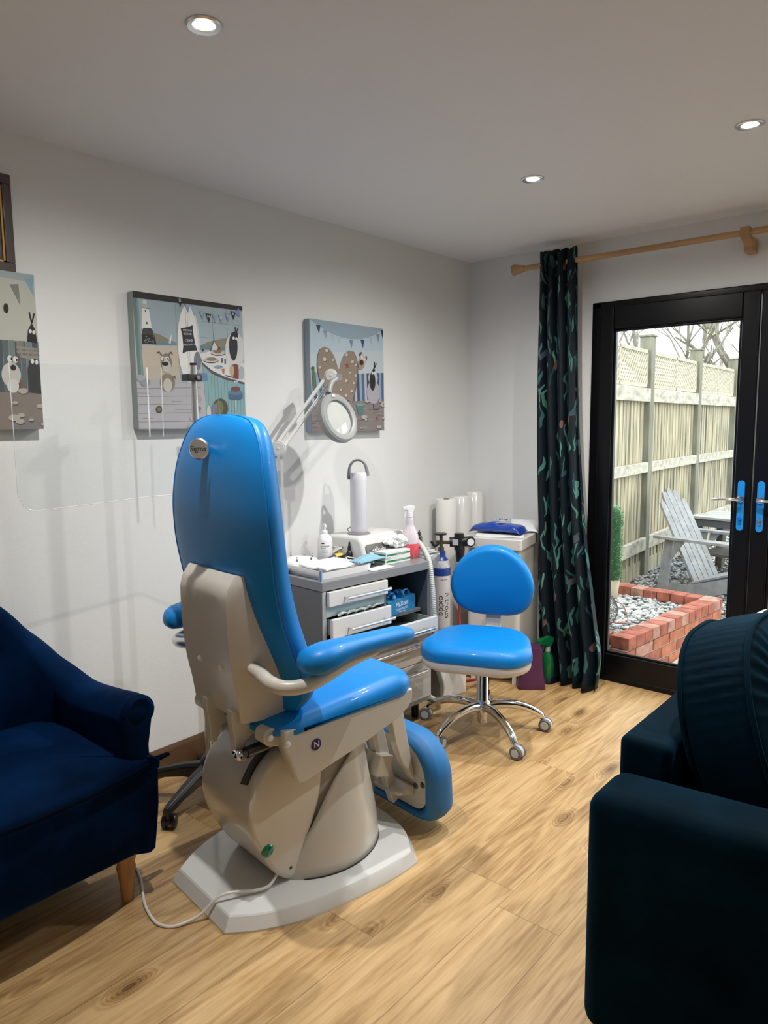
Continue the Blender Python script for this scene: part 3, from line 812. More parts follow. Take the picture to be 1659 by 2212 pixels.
for lx, ly, tx in ((0.212, 0.300, 0.10), (0.212, -0.300, 0.10), (-0.24, 0.26, -0.1), (-0.24, -0.26, -0.1)):
    obj('leg', B().lathe(lgp, n=24).xf(Matrix.Translation((lx, ly, 0)) @ Matrix.Shear('XY', 4, (0, 0))), M_legwood, ac)

# ------------------------------------------------------------------ dark teal sofa, seen from behind its low back
sofa = thing('sofa', 'dark teal velvet sofa with a thick padded arm, bottom right corner', 'sofa', (1.90, -2.37, 0))
def softbox(name, x0, x1, y0, y1, z0, z1, r, parent, m, slope=0.0, seg=6):
    b = B(); b.b2(x0, x1, y0, y1, z0, z1)
    bmesh.ops.subdivide_edges(b.bm, edges=b.bm.edges[:], cuts=3, use_grid_fill=True)
    for v in b.bm.verts:
        v.co.z += slope * (v.co.x - x0) * (1 if v.co.z > (z0 + z1) / 2 else 0)
    return obj(name, b, m, parent, bevel=r, seg=seg, ang=180)
softbox('arm', 0.0, 0.92, 0.0, 0.185, 0.045, 0.620, 0.080, sofa, M_teal, 0.05)
softbox('arm', 0.0, 0.92, 1.235, 1.42, 0.045, 0.620, 0.080, sofa, M_teal, 0.05)
softbox('back_frame', 0.0, 0.125, 0.188, 1.232, 0.045, 0.690, 0.022, sofa, M_teal)
softbox('seat_base', 0.128, 0.90, 0.188, 1.232, 0.06, 0.27, 0.02, sofa, M_teal)
softbox('seat_cushion', 0.135, 0.93, 0.190, 1.230, 0.272, 0.44, 0.045, sofa, M_teal)
for x, y in ((0.06, 0.07), (0.86, 0.07), (0.06, 1.35), (0.86, 1.35)):
    obj('foot', B().cyl((x, y, 0), (x, y, 0.05), 0.018, 0.022, 16), M_black, sofa)
def box_cushion(name, label, cat, M, w, h, t, m, mp, pleat=0.006):
    """boxed cushion, outline w x h in the local xy plane, thickness t along z"""
    root = thing(name, label, cat)
    o = rrect(-w / 2, w / 2, -h / 2, h / 2, (0.10, 0.27, 0.27, 0.10), 16)
    o = [(v.x, v.y) for v in catmull([(x, y, 0) for x, y in o], 3, True)]
    N = len(o)
    def ring(k, z, amp=0):
        L = []
        for i, (x, y) in enumerate(o):
            cr = min(1.0, (abs(x) / (w / 2)) * (abs(y) / (h / 2)) * 1.3)
            dz = amp * cr * math.sin(i * 1.1)
            L.append(Vector((x * k, y * k, z + dz)))
        return L
    lo = [ring(0.05, -t / 2 - 0.035)]
    for k, q in ((0.4, 0.032), (0.65, 0.026), (0.82, 0.016), (0.93, 0.006), (1.0, -0.004)):
        lo.append(ring(k, -t / 2 - q, pleat * (k < 0.99) * (k > 0.5)))
    def gus(k, z, am):
        L = []
        for i, (x, y) in enumerate(o):
            cr = min(1.0, (abs(x) / (w / 2)) * max(0.0, y / (h / 2)) * 1.6)
            q = k + am * cr * math.sin(i * 1.9 + z * 22)
            L.append(Vector((x * q, y * q, z)))
        return L
    lo += [gus(1.006, -t * 0.36, 0.006), gus(1.012, -t * 0.2, 0.011), gus(1.016, 0, 0.012), gus(1.012, t * 0.2, 0.011), gus(1.006, t * 0.36, 0.006)]
    for k, q in ((1.0, -0.004), (0.93, 0.006), (0.82, 0.016), (0.65, 0.026), (0.4, 0.032), (0.05, 0.035)):
        lo.append(ring(k, t / 2 + q, pleat * (k < 0.99) * (k > 0.5)))
    obj('cushion_body', B().loft(lo).xf(M), m, root, ang=70)
    for s in (-1, 1):
        pts = [M @ Vector((x * 1.008, y * 1.008, s * (t / 2 - 0.002))) for x, y in o]
        obj('piping', B().tube(pts, 0.0065, 8, closed=True), mp, root)
    return root
def frame(c, right, up):
    r = Vector(right).normalized(); u = Vector(up); u = (u - r * u.dot(r)).normalized(); n = r.cross(u)
    m = Matrix((r, u, n)).transposed().to_4x4(); m.translation = Vector(c); return m
box_cushion('back_cushion', 'large dark teal velvet box cushion with piped edges, leaning on the sofa back', 'cushion', frame((2.125, -1.800, 0.668), (0, 1, 0), (-0.36, 0, 1)), 0.62, 0.51, 0.165, M_teal, M_teal)
M_cream = mat('cream_fabric', (0.55, 0.50, 0.42), 0.85, bump=0.3, bscale=400)
b = B(); pad(b, rrect(-0.175, 0.175, -0.175, 0.235, (0.05, 0.15, 0.15, 0.05), 8), -0.05, 0.05, 0.048, 0.01)
tag(obj('throw_cushion', b.xf(frame((2.080, -1.318, 0.610), (0, 1, 0), (-0.36, 0, 1))), M_cream), 'cream cushion edge peeping up behind the dark teal velvet cushion', 'cushion')
# ------------------------------------------------------------------ treatment cabinet (local: front face x=0, +y along the front, x negative towards the wall)
DK = Matrix.Translation((0.426, -1.72, 0)) @ Matrix.Rotation(R(-4.7), 4, 'Z')
DKR = R(-4.7)
def D(x, y, z): return DK @ Vector((x, y, z))
M_cab = mat('grey_cabinet_laminate', (0.115, 0.12, 0.13), 0.4, bump=0.05)
M_top = mat('silver_grey_worktop', (0.21, 0.215, 0.225), 0.3, bump=0.05)
M_front = mat('white_drawer_lacquer', (0.66, 0.66, 0.64), 0.22, coat=0.3)
M_drw = mat('grey_green_drawer_glass', (0.30, 0.36, 0.35), 0.15, coat=0.4)
cab = thing('treatment_cabinet', 'grey and white drawer cabinet with bar handles and cluttered top, by the left wall', 'cabinet', (0.426, -1.72, 0), DKR)
b = B()
b.b2(-0.40, -0.006, 0.0, 0.018, 0.10, 0.738)          # left side
b.b2(-0.40, -0.006, 0.664, 0.682, 0.10, 0.738)        # right side
b.b2(-0.40, -0.39, 0.018, 0.664, 0.10, 0.738)         # back
b.b2(-0.39, -0.010, 0.372, 0.386, 0.545, 0.738)       # partition
b.b2(-0.39, -0.010, 0.018, 0.664, 0.10, 0.118)        # bottom
b.b2(-0.39, -0.040, 0.018, 0.664, 0.530, 0.545)       # niche floor
obj('carcass', b, M_cab, cab, bevel=0.0015)
obj('edge_strip', B().b2(-0.006, 0.0, 0.0, 0.020, 0.10, 0.738).b2(-0.006, 0.0, 0.662, 0.682, 0.10, 0.738).b2(-0.006, 0.0, 0.0, 0.682, 0.085, 0.112), M_lgrey, cab, bevel=0.001)
wt = [(-0.415, -0.004), (0.002, -0.004), (0.004, 0.66), (-0.010, 0.715), (-0.06, 0.80), (-0.13, 0.90), (-0.415, 0.90)]
obj('worktop', B().prism(wt, 'z', 0.740, 0.780), M_top, cab, bevel=0.003)
b = B(); b.b2(-0.40, -0.02, 0.002, 0.010, 0.812, 0.824)
b.cyl((-0.018, 0.006, 0.780), (-0.018, 0.006, 0.828), 0.0075, n=14).cyl((-0.385, 0.006, 0.780), (-0.385, 0.006, 0.828), 0.0075, n=14)
obj('gallery_rail', b, M_steel, cab)
def bar(par, x, y0, y1, z, n=2):
    b = B(); b.cyl((x + 0.030, y0, z), (x + 0.030, y1, z), 0.0078, n=16)
    for y in (y0 + 0.012, y1 - 0.06 * (y1 - y0) - 0.02):
        b.cyl((x, y, z), (x + 0.030, y, z), 0.0045, n=10)
    obj('handle', b, M_steel, par)
def drawer(y0, y1, z0, z1, x, hy0, hy1, hz, name='drawer', body=True):
    d = obj(name, B().b2(x, x + 0.018, y0, y1, z0, z1), M_front, cab, bevel=0.003)
    if body:
        g = B(); zt = z1 - 0.008
        g.b2(-0.36, x, y0 + 0.012, y0 + 0.018, z0 + 0.012, zt).b2(-0.36, x, y1 - 0.018, y1 - 0.012, z0 + 0.012, zt).b2(-0.36, x, y0 + 0.012, y1 - 0.012, z0 + 0.010, z0 + 0.014).b2(-0.366, -0.36, y0 + 0.012, y1 - 0.012, z0 + 0.012, zt)
        obj('drawer_box', g, M_drw, d)
    bar(d, x + 0.018, hy0, hy1, hz)
    return d
drawer(0.021, 0.370, 0.6725, 0.737, 0.001, 0.098, 0.358, 0.704)
drawer(0.021, 0.372, 0.538, 0.622, 0.020, 0.100, 0.362, 0.572)
drawer(0.021, 0.662, 0.448, 0.522, 0.045, 0.12, 0.61, 0.480)
drawer(0.021, 0.662, 0.300, 0.443, 0.001, 0.12, 0.60, 0.392)
drawer(0.021, 0.662, 0.115, 0.297, 0.001, 0.12, 0.60, 0.262)
tr = obj('drawer_divider', B().b2(-0.008, -0.004, 0.022, 0.366, 0.624, 0.671), mat('pale_green_glass', (0.42, 0.52, 0.50), 0.1, coat=0.6), cab)
for x, y in ((-0.05, 0.06), (-0.35, 0.06), (-0.05, 0.62), (-0.35, 0.62)):
    obj('foot', B().cyl((x, y, 0), (x, y, 0.10), 0.018, n=16), M_black, cab)

# glove box in the niche
M_gblue = mat('glove_carton_blue', (0.02, 0.20, 0.42), 0.45)
M_ggrey = mat('glove_carton_grey', (0.36, 0.37, 0.40), 0.5)
M_glove = mat('blue_nitrile', (0.015, 0.17, 0.45), 0.45)
def dthing(name, label, cat, x, y, z, rz=0.0, group=None):
    p = D(x, y, z); return thing(name, label, cat, p, DKR + rz, group)
gb = dthing('glove_box', 'blue and grey carton of nitrile gloves in the cabinet niche', 'box', -0.085, 0.515, 0.545, R(8))
b = B(); b.b2(-0.055, 0.045, -0.11, 0.11, 0, 0.072)
for f in b.bm.faces:
    if f.calc_center_median().y < -0.1: f.material_index = 1
obj('carton', b, [M_gblue, M_ggrey], gb, bevel=0.0015)
MF = Matrix.Translation((0.0458, 0, 0.044)) @ Matrix.Rotation(R(90), 4, 'Z') @ Matrix.Rotation(R(90), 4, 'X')
obj('carton_print', B().text('MaXcell', MF, 0.03, depth=0.0003).text('NITRILE GLOVES', MF @ Matrix.Translation((0, -0.024, 0)), 0.012, depth=0.0003).text('Powder Free', MF @ Matrix.Translation((0, -0.036, 0)), 0.009, depth=0.0003), M_white, gb)
b = B()
random.seed(3)
for i in range(9):
    a = random.uniform(0, 6.28); x = random.uniform(-0.03, 0.02); y = random.uniform(-0.05, 0.05)
    b.tube([(x, y, 0.070), (x + 0.015 * math.cos(a), y + 0.02 * math.sin(a), 0.085 + 0.01 * random.random()), (x + 0.03 * math.cos(a), y + 0.045 * math.sin(a), 0.090 + 0.012 * random.random()), (x + 0.035 * math.cos(a), y + 0.06 * math.sin(a), 0.080)], lambda t: 0.011 - 0.003 * t, 8, smooth=3, flat=0.6)
b.jitter(0.006, 60)
obj('gloves', b, M_glove, gb)
b = B(); random.seed(12)
for i in range(5):
    y = 0.06 + 0.05 * i; b.tube([(0, y, 0), (0.01, y + 0.02, 0.012), (0.005, y + 0.045, 0.006)], 0.010, 8, smooth=3, flat=0.5)
b.jitter(0.006, 50)
tag(obj('sachet', b.xf(DK @ Matrix.Translation((0.003, 0.02, 0.6225))), mat('clear_film_pouch', (0.50, 0.56, 0.56), 0.15, coat=0.5)), 'crumpled clear packet showing between the top two drawers', 'packet')

# ------------------------------------------------------------------ things on the worktop
Z = 0.780
M_tissue = mat('tissue_paper', (0.72, 0.73, 0.72), 0.8, bump=0.3, bscale=120)
# instrument tray
t = dthing('instrument_tray', 'white rimmed tray holding folded paper at the near front corner of the cabinet top', 'tray', -0.165, 0.175, Z)
b = B(); lo = []
for (k, z) in ((0.5, 0.006), (0.93, 0.006), (0.965, 0.026), (1.0, 0.030), (1.0, 0.026), (0.97, 0.0), (0.5, 0.0)):
    lo.append([Vector((x * k, y * k, z)) for x, y in rrect(-0.125, 0.125, -0.150, 0.150, 0.012, 4)])
obj('tray_body', b.loft(lo), M_white, t)
def sheet(name, label, cat, M, sx, sy, amp, m, th=0.0012, seed=0, nx=18, ny=22, fs=1.0):
    b = B()
    top = [[Vector((-sx / 2 + sx * i / nx, -sy / 2 + sy * j / ny, amp * (noise.noise(Vector((i * 0.25 * fs, j * 0.22 * fs, seed))) + 0.5 * math.sin(i * 0.5 * fs + seed)))) for i in range(nx + 1)] for j in range(ny + 1)]
    lo = [r + [p - Vector((0, 0, th)) for p in r[::-1]] for r in top]
    b.loft(lo)
    b.xf(M)
    return tag(obj(name, b, m, ang=80), label, cat)
sheet('folded_paper', 'crumpled white paper pack lying in the white tray', 'paper', DK @ Matrix.Translation((-0.165, 0.185, Z + 0.036)) @ Matrix.Rotation(R(5), 4, 'Z'), 0.17, 0.22, 0.006, M_tissue, 0.006, 1)
sheet('paper_pad', 'flat white paper sheets under the tray edge and face mask', 'paper', DK @ Matrix.Translation((-0.040, 0.375, Z + 0.004)) @ Matrix.Rotation(R(3), 4, 'Z'), 0.06, 0.14, 0.001, M_tissue, 0.003, 4)
# white dish with steel cone points
t = dthing('burr_stand', 'round white dish with small steel knobs at the left end of the cabinet top', 'dish', -0.315, 0.120, Z)
obj('dish_body', B().lathe([(0, 0.0), (0.082, 0.0), (0.090, 0.006), (0.090, 0.036), (0.084, 0.045), (0.070, 0.048), (0.045, 0.050), (0.03, 0.056), (0, 0.060)], n=40, sx=1.0, sy=1.05), M_white, t)
for k in range(7):
    a = R(20 + 50 * k)
    obj('steel_knob', B().lathe([(0, 0.046), (0.0065, 0.046), (0.0055, 0.052), (0.0025, 0.058), (0.0045, 0.062), (0.003, 0.066), (0, 0.067)], (0.070 * math.cos(a), 0.073 * math.sin(a), 0), n=14), M_chrome, t)
# white pump bottle
t = dthing('pump_bottle', 'white pump dispenser bottle with small black label print, near the wall', 'bottle', -0.335, 0.300, Z)
obj('bottle_body', B().lathe([(0, 0.0), (0.033, 0.0), (0.036, 0.004), (0.036, 0.105), (0.033, 0.122), (0.022, 0.134), (0.014, 0.138), (0, 0.138)], n=32), M_white, t)
b = B().lathe([(0, 0.136), (0.014, 0.136), (0.014, 0.153), (0.008, 0.157), (0.005, 0.158), (0.005, 0.178), (0, 0.178)], n=20)
b.tube([(-0.008, 0.004, 0.176), (0.0, 0, 0.182), (0.015, -0.010, 0.184), (0.032, -0.020, 0.174)], lambda q: 0.008 - 0.004 * q, 10, smooth=4)
obj('pump_head', b, M_white, t)
def wrap_text(b, txt, r, z, size, ang, depth=0.0003, align='CENTER'):
    q = B(); q.text(txt, Matrix.Identity(4), size, depth=depth, align=align)
    for v in q.bm.verts:
        x, y, d = v.co; a = ang + x / r
        v.co = Vector(((r + 0.0003 + d) * math.cos(a), (r + 0.0003 + d) * math.sin(a), z + y))
    me = bpy.data.meshes.new('t'); q.bm.to_mesh(me); q.bm.free(); b.bm.from_mesh(me); bpy.data.meshes.remove(me)
    return b
b = B(); a0 = R(-46) - DKR
b.box((0.0362 * math.cos(a0 - 0.25), 0.0362 * math.sin(a0 - 0.25), 0.098), (0.001, 0.014, 0.005), rot=(0, 0, a0 - 0.25))
wrap_text(b, 'CLEANSING', 0.036, 0.084, 0.0085, a0); wrap_text(b, 'FOAM', 0.036, 0.074, 0.0085, a0 - 0.2)
wrap_text(b, 'gentle daily care', 0.036, 0.064, 0.0045, a0); wrap_text(b, 'for hands and feet', 0.036, 0.056, 0.0045, a0)
obj('label_print', b, M_black, t)
# blue-ended sachets, white carton behind, black dropper bottle
t = dthing('paper_carton', 'small white carton beside the pump bottle against the grey machine', 'box', -0.345, 0.385, Z)
obj('carton', B().b2(-0.035, 0.035, -0.022, 0.022, 0, 0.070), M_offwhite, t, bevel=0.001)
def pouch(name, label, M, L, Wd, m1, m2, sc=1.0):
    b = B(); lo = []
    for i in range(9):
        q = i / 8; th = 0.008 * math.sin(math.pi * min(1, q * 1.1)) ** 0.6 + 0.0008
        lo.append([Vector((L * (q - 0.5), px, pz + 0.012)) for px, pz in se(Wd / 2 * (0.92 + 0.08 * math.sin(q * 9)), th, 2.2, 16)])
    b.loft(lo)
    for f in b.bm.faces:
        c = f.calc_center_median().x / L + 0.5
        f.material_index = 0 if c < 0.35 else 1 if c < 0.62 else 2
    b.jitter(0.002, 50); b.xf(M)
    return tag(obj(name, b, [m1, m2, mat('clear_pouch', (0.42, 0.43, 0.44), 0.15, coat=0.6)]), label, 'pouch')
M_navyp = mat('navy_print', (0.02, 0.03, 0.16), 0.35); M_yel = mat('yellow_print', (0.65, 0.52, 0.06), 0.4)
pouch('instrument_pouch', 'sterile pouch with navy end and yellow patch beside the white dish', DK @ Matrix.Translation((-0.300, 0.350, Z + 0.022)) @ Matrix.Rotation(R(80), 4, 'Z') @ Matrix.Rotation(R(-8), 4, 'Y'), 0.16, 0.05, M_navyp, M_yel)
pouch('instrument_pouch', 'clear pouch of instruments propped against the grey machine', DK @ Matrix.Translation((-0.325, 0.36, Z + 0.042)) @ Matrix.Rotation(R(65), 4, 'Z') @ Matrix.Rotation(R(-28), 4, 'Y'), 0.13, 0.045, M_lgrey, M_lgrey)
t = dthing('dropper_bottle', 'small black dropper bottle in front of the grey machine', 'bottle', -0.245, 0.375, Z)
obj('bottle_body', B().lathe([(0, 0), (0.016, 0), (0.017, 0.004), (0.017, 0.045), (0.012, 0.056), (0.009, 0.060), (0, 0.060)], n=20), M_black, t)
obj('dropper_cap', B().lathe([(0, 0.058), (0.009, 0.058), (0.009, 0.075), (0.005, 0.085), (0.004, 0.098), (0.002, 0.102), (0, 0.102)], n=16), M_black, t)
# drill unit
dr = dthing('podiatry_drill', 'low off-white podiatry machine with sloping grey screen panel on the worktop', 'machine', -0.262, 0.545, Z, R(2))
pf = [(-0.14, 0.0), (0.105, 0.0), (0.112, 0.006), (0.085, 0.095), (0.070, 0.118), (0.045, 0.126), (-0.125, 0.122), (-0.14, 0.108)]
pv = [(v.x, v.y) for v in catmull([(x, y, 0) for x, y in pf], 3, True)]
b = B(); lo = []
for (y, k) in ((-0.165, 0.86), (-0.162, 0.93), (-0.153, 0.98), (-0.138, 1.0), (0.138, 1.0), (0.153, 0.98), (0.162, 0.93), (0.165, 0.86)):
    lo.append([Vector((x * k, y, 0.002 + max(0, z) * k)) for x, z in pv])
obj('machine_body', b.loft(lo), M_offwhite, dr, ang=50)
SM = Matrix.Translation((0.1035, 0.0, 0.052)) @ Matrix.Rotation(R(-16.5), 4, 'Y')
obj('screen_panel', B().prism(rrect(-0.145, 0.12, -0.037, 0.040, 0.012, 5), 'x', 0.000, 0.0035, M=SM), mat('grey_brown_panel', (0.13, 0.125, 0.12), 0.25), dr, bevel=0.001)
obj('display', B().prism(rrect(-0.130, 0.105, -0.022, 0.004, 0.003, 3), 'x', 0.0036, 0.0046, M=SM), mat('pale_display', (0.60, 0.62, 0.66), 0.2), dr)
b = B()
for i, hh in enumerate((0.010, 0.016, 0.024, 0.018, 0.012, 0.020, 0.014)):
    b.ico((0.112, -0.115 + 0.014 * i, 0.060 + hh * 0.4), 0.006, (0.6, 1, 0.5 + hh * 50), 1)
obj('burr_set', b, M_chrome, dr)
# tissue crumpled on the machine front
b = B(); random.seed(5)
b.ico((0, 0, 0), 0.050, (0.8, 1.35, 0.60), 4)
for v in b.bm.verts:
    n = abs(noise.noise(v.co * 30)) * 1.6 + 0.5 * noise.noise(v.co * 70)
    v.co *= 0.8 + 0.5 * n
b.xf(DK @ Matrix.Translation((-0.140, 0.600, Z + 0.090)))
tag(obj('tissue', b, M_tissue, ang=25), 'crumpled white tissue on top of the small green and white cartons', 'tissue')
# two blade cartons
M_carton = mat('white_carton', (0.72, 0.73, 0.72), 0.4); M_gstripe = mat('green_stripe', (0.01, 0.20, 0.06), 0.45)
for i, (lb, rz) in enumerate((('white carton with green stripe, lower of the two stacked', 0), ('white carton with green stripe, upper of the two stacked', 2.0))):
    t = dthing('blade_carton', lb, 'box', -0.130, 0.530, Z + 0.0005 + 0.0295 * i, R(rz), 'green striped cartons')
    obj('carton', B().b2(-0.058, 0.058, -0.085, 0.085, 0, 0.029), M_carton, t, bevel=0.001)
    b = B(); b.b2(0.058, 0.0586, -0.080, 0.0845, 0.010, 0.0185).b2(-0.0575, 0.053, -0.0856, -0.085, 0.010, 0.0185)
    obj('stripe', b, M_gstripe, t)
    MF = Matrix.Translation((0.0588, 0.02, 0.0143)) @ Matrix.Rotation(R(90), 4, 'Z') @ Matrix.Rotation(R(90), 4, 'X')
    obj('carton_print', B().text('STERILE SCALPEL BLADES', MF, 0.0065, depth=0.0002), M_white, t)
# portable lamp tower with carry handle
sp = D(-0.270, 0.462, Z + 0.1235)
t = thing('desk_lamp', 'tall white cylindrical lamp with grey loop handle, standing on the podiatry machine', 'lamp', sp, R(-46))
obj('lamp_foot', B().lathe([(0, 0.0), (0.052, 0.0), (0.056, 0.004), (0.055, 0.010), (0.046, 0.014), (0, 0.014)], n=40), M_grey, t)
b = B().lathe([(0, 0.014), (0.038, 0.014), (0.041, 0.020), (0.041, 0.262), (0.0405, 0.2625), (0.0405, 0.2640), (0.041, 0.2645), (0.041, 0.295), (0.038, 0.302), (0.030, 0.304), (0, 0.304)], n=40)
obj('lamp_body', b, mat('satin_white_metal', (0.66, 0.66, 0.70), 0.4), t)
hp = [(0, -0.043, 0.270), (0, -0.044, 0.300), (0, -0.038, 0.335), (0, -0.018, 0.358), (0, 0.010, 0.360), (0, 0.032, 0.342), (0, 0.042, 0.312), (0, 0.044, 0.285)]
obj('carry_handle', B().tube(hp, lambda q: 0.0105 - 0.005 * math.sin(math.pi * q), 12, smooth=5, flat=1.0), M_grey, t)
b = B().tube([(-0.03, -0.045, 0.01), (-0.05, -0.055, 0.02), (-0.055, -0.03, 0.035), (-0.043, -0.01, 0.04)], 0.0022, 8, smooth=5)
obj('cord', b, M_grey, t)
# spray bottle
M_pink = mat('pink_liquid', (0.75, 0.10, 0.14), 0.15, coat=0.6)
M_clearp = mat('translucent_bottle', (0.62, 0.56, 0.60), 0.2, coat=0.5)
t = dthing('spray_bottle', 'trigger spray bottle half full of pink liquid at the far end of the cabinet top', 'bottle', -0.125, 0.668, Z, R(-35))
obj('bottle_body', B().lathe([(0.0, 0.073), (0.0465, 0.073), (0.046, 0.085), (0.043, 0.108), (0.036, 0.130), (0.024, 0.152), (0.018, 0.170), (0.0205, 0.182), (0.0165, 0.196), (0.0135, 0.208), (0, 0.208)], n=32, sx=0.8), M_clearp, t)
obj('liquid', B().lathe([(0, 0.0), (0.041, 0.0), (0.0455, 0.005), (0.0468, 0.05), (0.0465, 0.073), (0, 0.073)], n=32, sx=0.8), M_pink, t)
b = B(); b.cyl((0, 0, 0.208), (0, 0, 0.232), 0.0145, n=20)
b.prism([(-0.035, 0.246), (-0.035, 0.258), (0.008, 0.266), (0.022, 0.262), (0.024, 0.250), (0.012, 0.230), (-0.010, 0.230), (-0.012, 0.243)], 'x', -0.010, 0.010)
b.prism([(-0.024, 0.246), (-0.017, 0.246), (-0.020, 0.222), (-0.026, 0.207), (-0.031, 0.207), (-0.027, 0.225)], 'x', -0.006, 0.006)
b.xf(Matrix.Translation((0, 0, -0.006)) @ Matrix.Rotation(R(5), 4, 'Z'))
obj('spray_trigger', b, M_white, t, bevel=0.002)
# blue face mask on the papers
M_mask = mat('blue_mask_cloth', (0.22, 0.42, 0.54), 0.75, bump=0.3, bscale=300)
t = dthing('face_mask', 'pale blue folded surgical face mask lying in front of the cartons', 'face mask', -0.095, 0.350, Z + 0.030, R(8))
b = B(); lo = []
for j in range(15):
    y = -0.09 + 0.18 * j / 14
    row = [Vector((-0.035 + 0.07 * i / 10, y, 0.010 + 0.022 * math.sin(math.pi * j / 14) * math.sin(math.pi * (i / 10)) + 0.004 * math.sin(i * 2.2))) for i in range(11)]
    lo.append(row + [p - Vector((0, 0, 0.003)) for p in row[::-1]])
obj('mask_cloth', b.loft(lo), M_mask, t, ang=80)
b = B()
b.tube([(0.03, 0.085, 0.008), (0.045, 0.115, 0.008), (0.03, 0.145, 0.012), (0.005, 0.14, 0.008), (-0.01, 0.11, 0.008), (-0.02, 0.085, 0.010)], 0.0016, 6, smooth=4)
b.tube([(-0.03, -0.085, 0.012), (-0.06, -0.08, 0.02), (-0.075, -0.05, 0.02), (-0.055, -0.02, 0.012), (-0.034, -0.01, 0.014)], 0.0016, 6, smooth=4)
obj('ear_loop', b, M_white, t)
# small dark bottle and steel clip at the far end
t = dthing('oil_bottle', 'tiny brown bottle with a pointed black cap at the far end of the cabinet top', 'bottle', -0.215, 0.835, Z)
obj('bottle_body', B().lathe([(0, 0), (0.018, 0), (0.018, 0.018), (0.017, 0.020), (0.015, 0.075), (0.010, 0.082), (0, 0.082)], n=20), mat('brown_bottle', (0.045, 0.035, 0.02), 0.2, coat=0.5), t)
obj('bottle_cap', B().lathe([(0, 0.081), (0.010, 0.081), (0.008, 0.098), (0.0035, 0.104), (0.002, 0.112), (0, 0.113)], n=16), M_black, t)
obj('collar', B().lathe([(0, 0.002), (0.0205, 0.002), (0.0205, 0.022), (0, 0.022)], n=20), mat('navy_collar', (0.01, 0.03, 0.16), 0.4), t)
t = dthing('spray_holder', 'small steel holder with clips at the cabinet end near the hose', 'holder', -0.110, 0.795, Z)
obj('holder_plate', B().b2(-0.035, 0.035, -0.040, 0.040, 0, 0.006).b2(-0.035, -0.028, -0.04, 0.04, 0.006, 0.030), M_steel, t, bevel=0.001)
obj('holder_clip', B().cyl((0.0, -0.03, 0.018), (0.0, 0.035, 0.018), 0.008, n=14).cyl((0.02, -0.03, 0.014), (0.02, 0.035, 0.014), 0.005, n=12), M_lgrey, t)
# ribbed suction hose from the machine over the worktop end
M_hose = mat('ribbed_hose', (0.50, 0.52, 0.48), 0.45)
hp = [D(-0.20, 0.695, Z + 0.085), D(-0.165, 0.715, Z + 0.088), D(-0.110, 0.717, Z + 0.070), D(-0.050, 0.698, Z + 0.032), D(0.000, 0.674, Z - 0.015), D(0.022, 0.666, Z - 0.11), D(0.030, 0.668, Z - 0.22), D(0.032, 0.674, Z - 0.36), D(0.028, 0.690, Z - 0.50), D(0.0, 0.765, 0.13), D(-0.06, 0.80, 0.03), D(-0.16, 0.83, 0.02)]
P = catmull(hp, 40)
cum = 0; rad = []
b = B(); 
L = [0]
for i in range(1, len(P)): L.append(L[-1] + (P[i] - P[i - 1]).length)
tot = L[-1]; n = int(tot / 0.0022)
pts = []; j = 0
for k in range(n):
    q = tot * k / n
    while L[j + 1] < q: j += 1
    f = (q - L[j]) / (L[j + 1] - L[j]); pts.append(P[j].lerp(P[j + 1], f))
cnt = [0]
def rf(t_): return 0.0125 + 0.0017 * math.sin(t_ * tot / 0.0088 * 2 * math.pi)
tag(obj('suction_hose', b.tube(pts, rf, 14), M_hose, ang=80), 'ribbed grey hose hanging over the right end of the cabinet', 'hose')

# ------------------------------------------------------------------ magnifier lamp clamped at the near wall corner of the worktop
LX, LY = 0.150, -1.700
ml = thing('magnifier_lamp', 'white articulated magnifying lamp with round grey lens head in front of the right canvas', 'lamp', (LX, LY, 0.780))
M_lampw = mat('lamp_off_white', (0.62, 0.62, 0.60), 0.35)
M_lampg = mat('lamp_grey', (0.30, 0.31, 0.31), 0.4)
b = B(); b.box((0, 0, 0.012), (0.05, 0.05, 0.024)).box((-0.005, 0, -0.055), (0.045, 0.045, 0.014)).box((-0.03 + 0.004, 0, -0.02), (0.012, 0.04, 0.08)).cyl((0, 0, 0.02), (0, 0, 0.07), 0.010, n=16)
b.xf(Matrix.Translation((-0.0, 0, 0)))
obj('clamp', b, M_lampg, ml, bevel=0.002)
E0 = Vector((0, 0, 0.05)); E1 = Vector((0.0, 0.0, 0.555)); E2 = Vector((0.052, 0.280, 0.875))
dirv = (E2 - E1).normalized()
side1 = Vector((0.6, 0.8, 0)).normalized()
b = B()
for s in (-1, 1):
    off = side1 * (0.013 * s)
    b.tube([E0 + off, E1 + off], 0.0075, 4)
obj('lower_arm', b, M_lampw, ml)
b = B()
pr_ = dirv.cross(Vector((0.75, -0.66, 0))).normalized()
for s in (-1, 1):
    b.tube([E1 + pr_ * (0.016 * s), E2 + pr_ * (0.014 * s)], 0.009, 4)
obj('upper_arm', b, M_lampw, ml)
b = B(); b.cyl(E1 + pr_ * 0.016 + Vector((0.004, 0, 0)), E2 + pr_ * 0.01 + Vector((0.004, 0, 0)), 0.0035, n=8)
obj('arm_spring', b, M_grey, ml)
vd = Vector((0.70, -0.71, 0)).normalized()
for i, (c, r) in enumerate(((E1, 0.034), (E2, 0.030))):
    obj('joint_disc', B().cyl(c - vd * 0.024, c + vd * 0.024, r, n=32).cyl(c + vd * 0.024, c + vd * 0.027, r * 0.8, n=28).cyl(c + vd * 0.02, c + vd * 0.029, 0.006, n=12), M_lampw, ml, bevel=0.002)
HC = Vector((0.125, 0.248, 0.685)); HN = Vector((0.92, 0.03, 0.30)).normalized()
b = B(); kn = E2 + Vector((0.03, 0.02, -0.008))
b.cyl(kn - vd * 0.018, kn + vd * 0.018, 0.017, n=20)
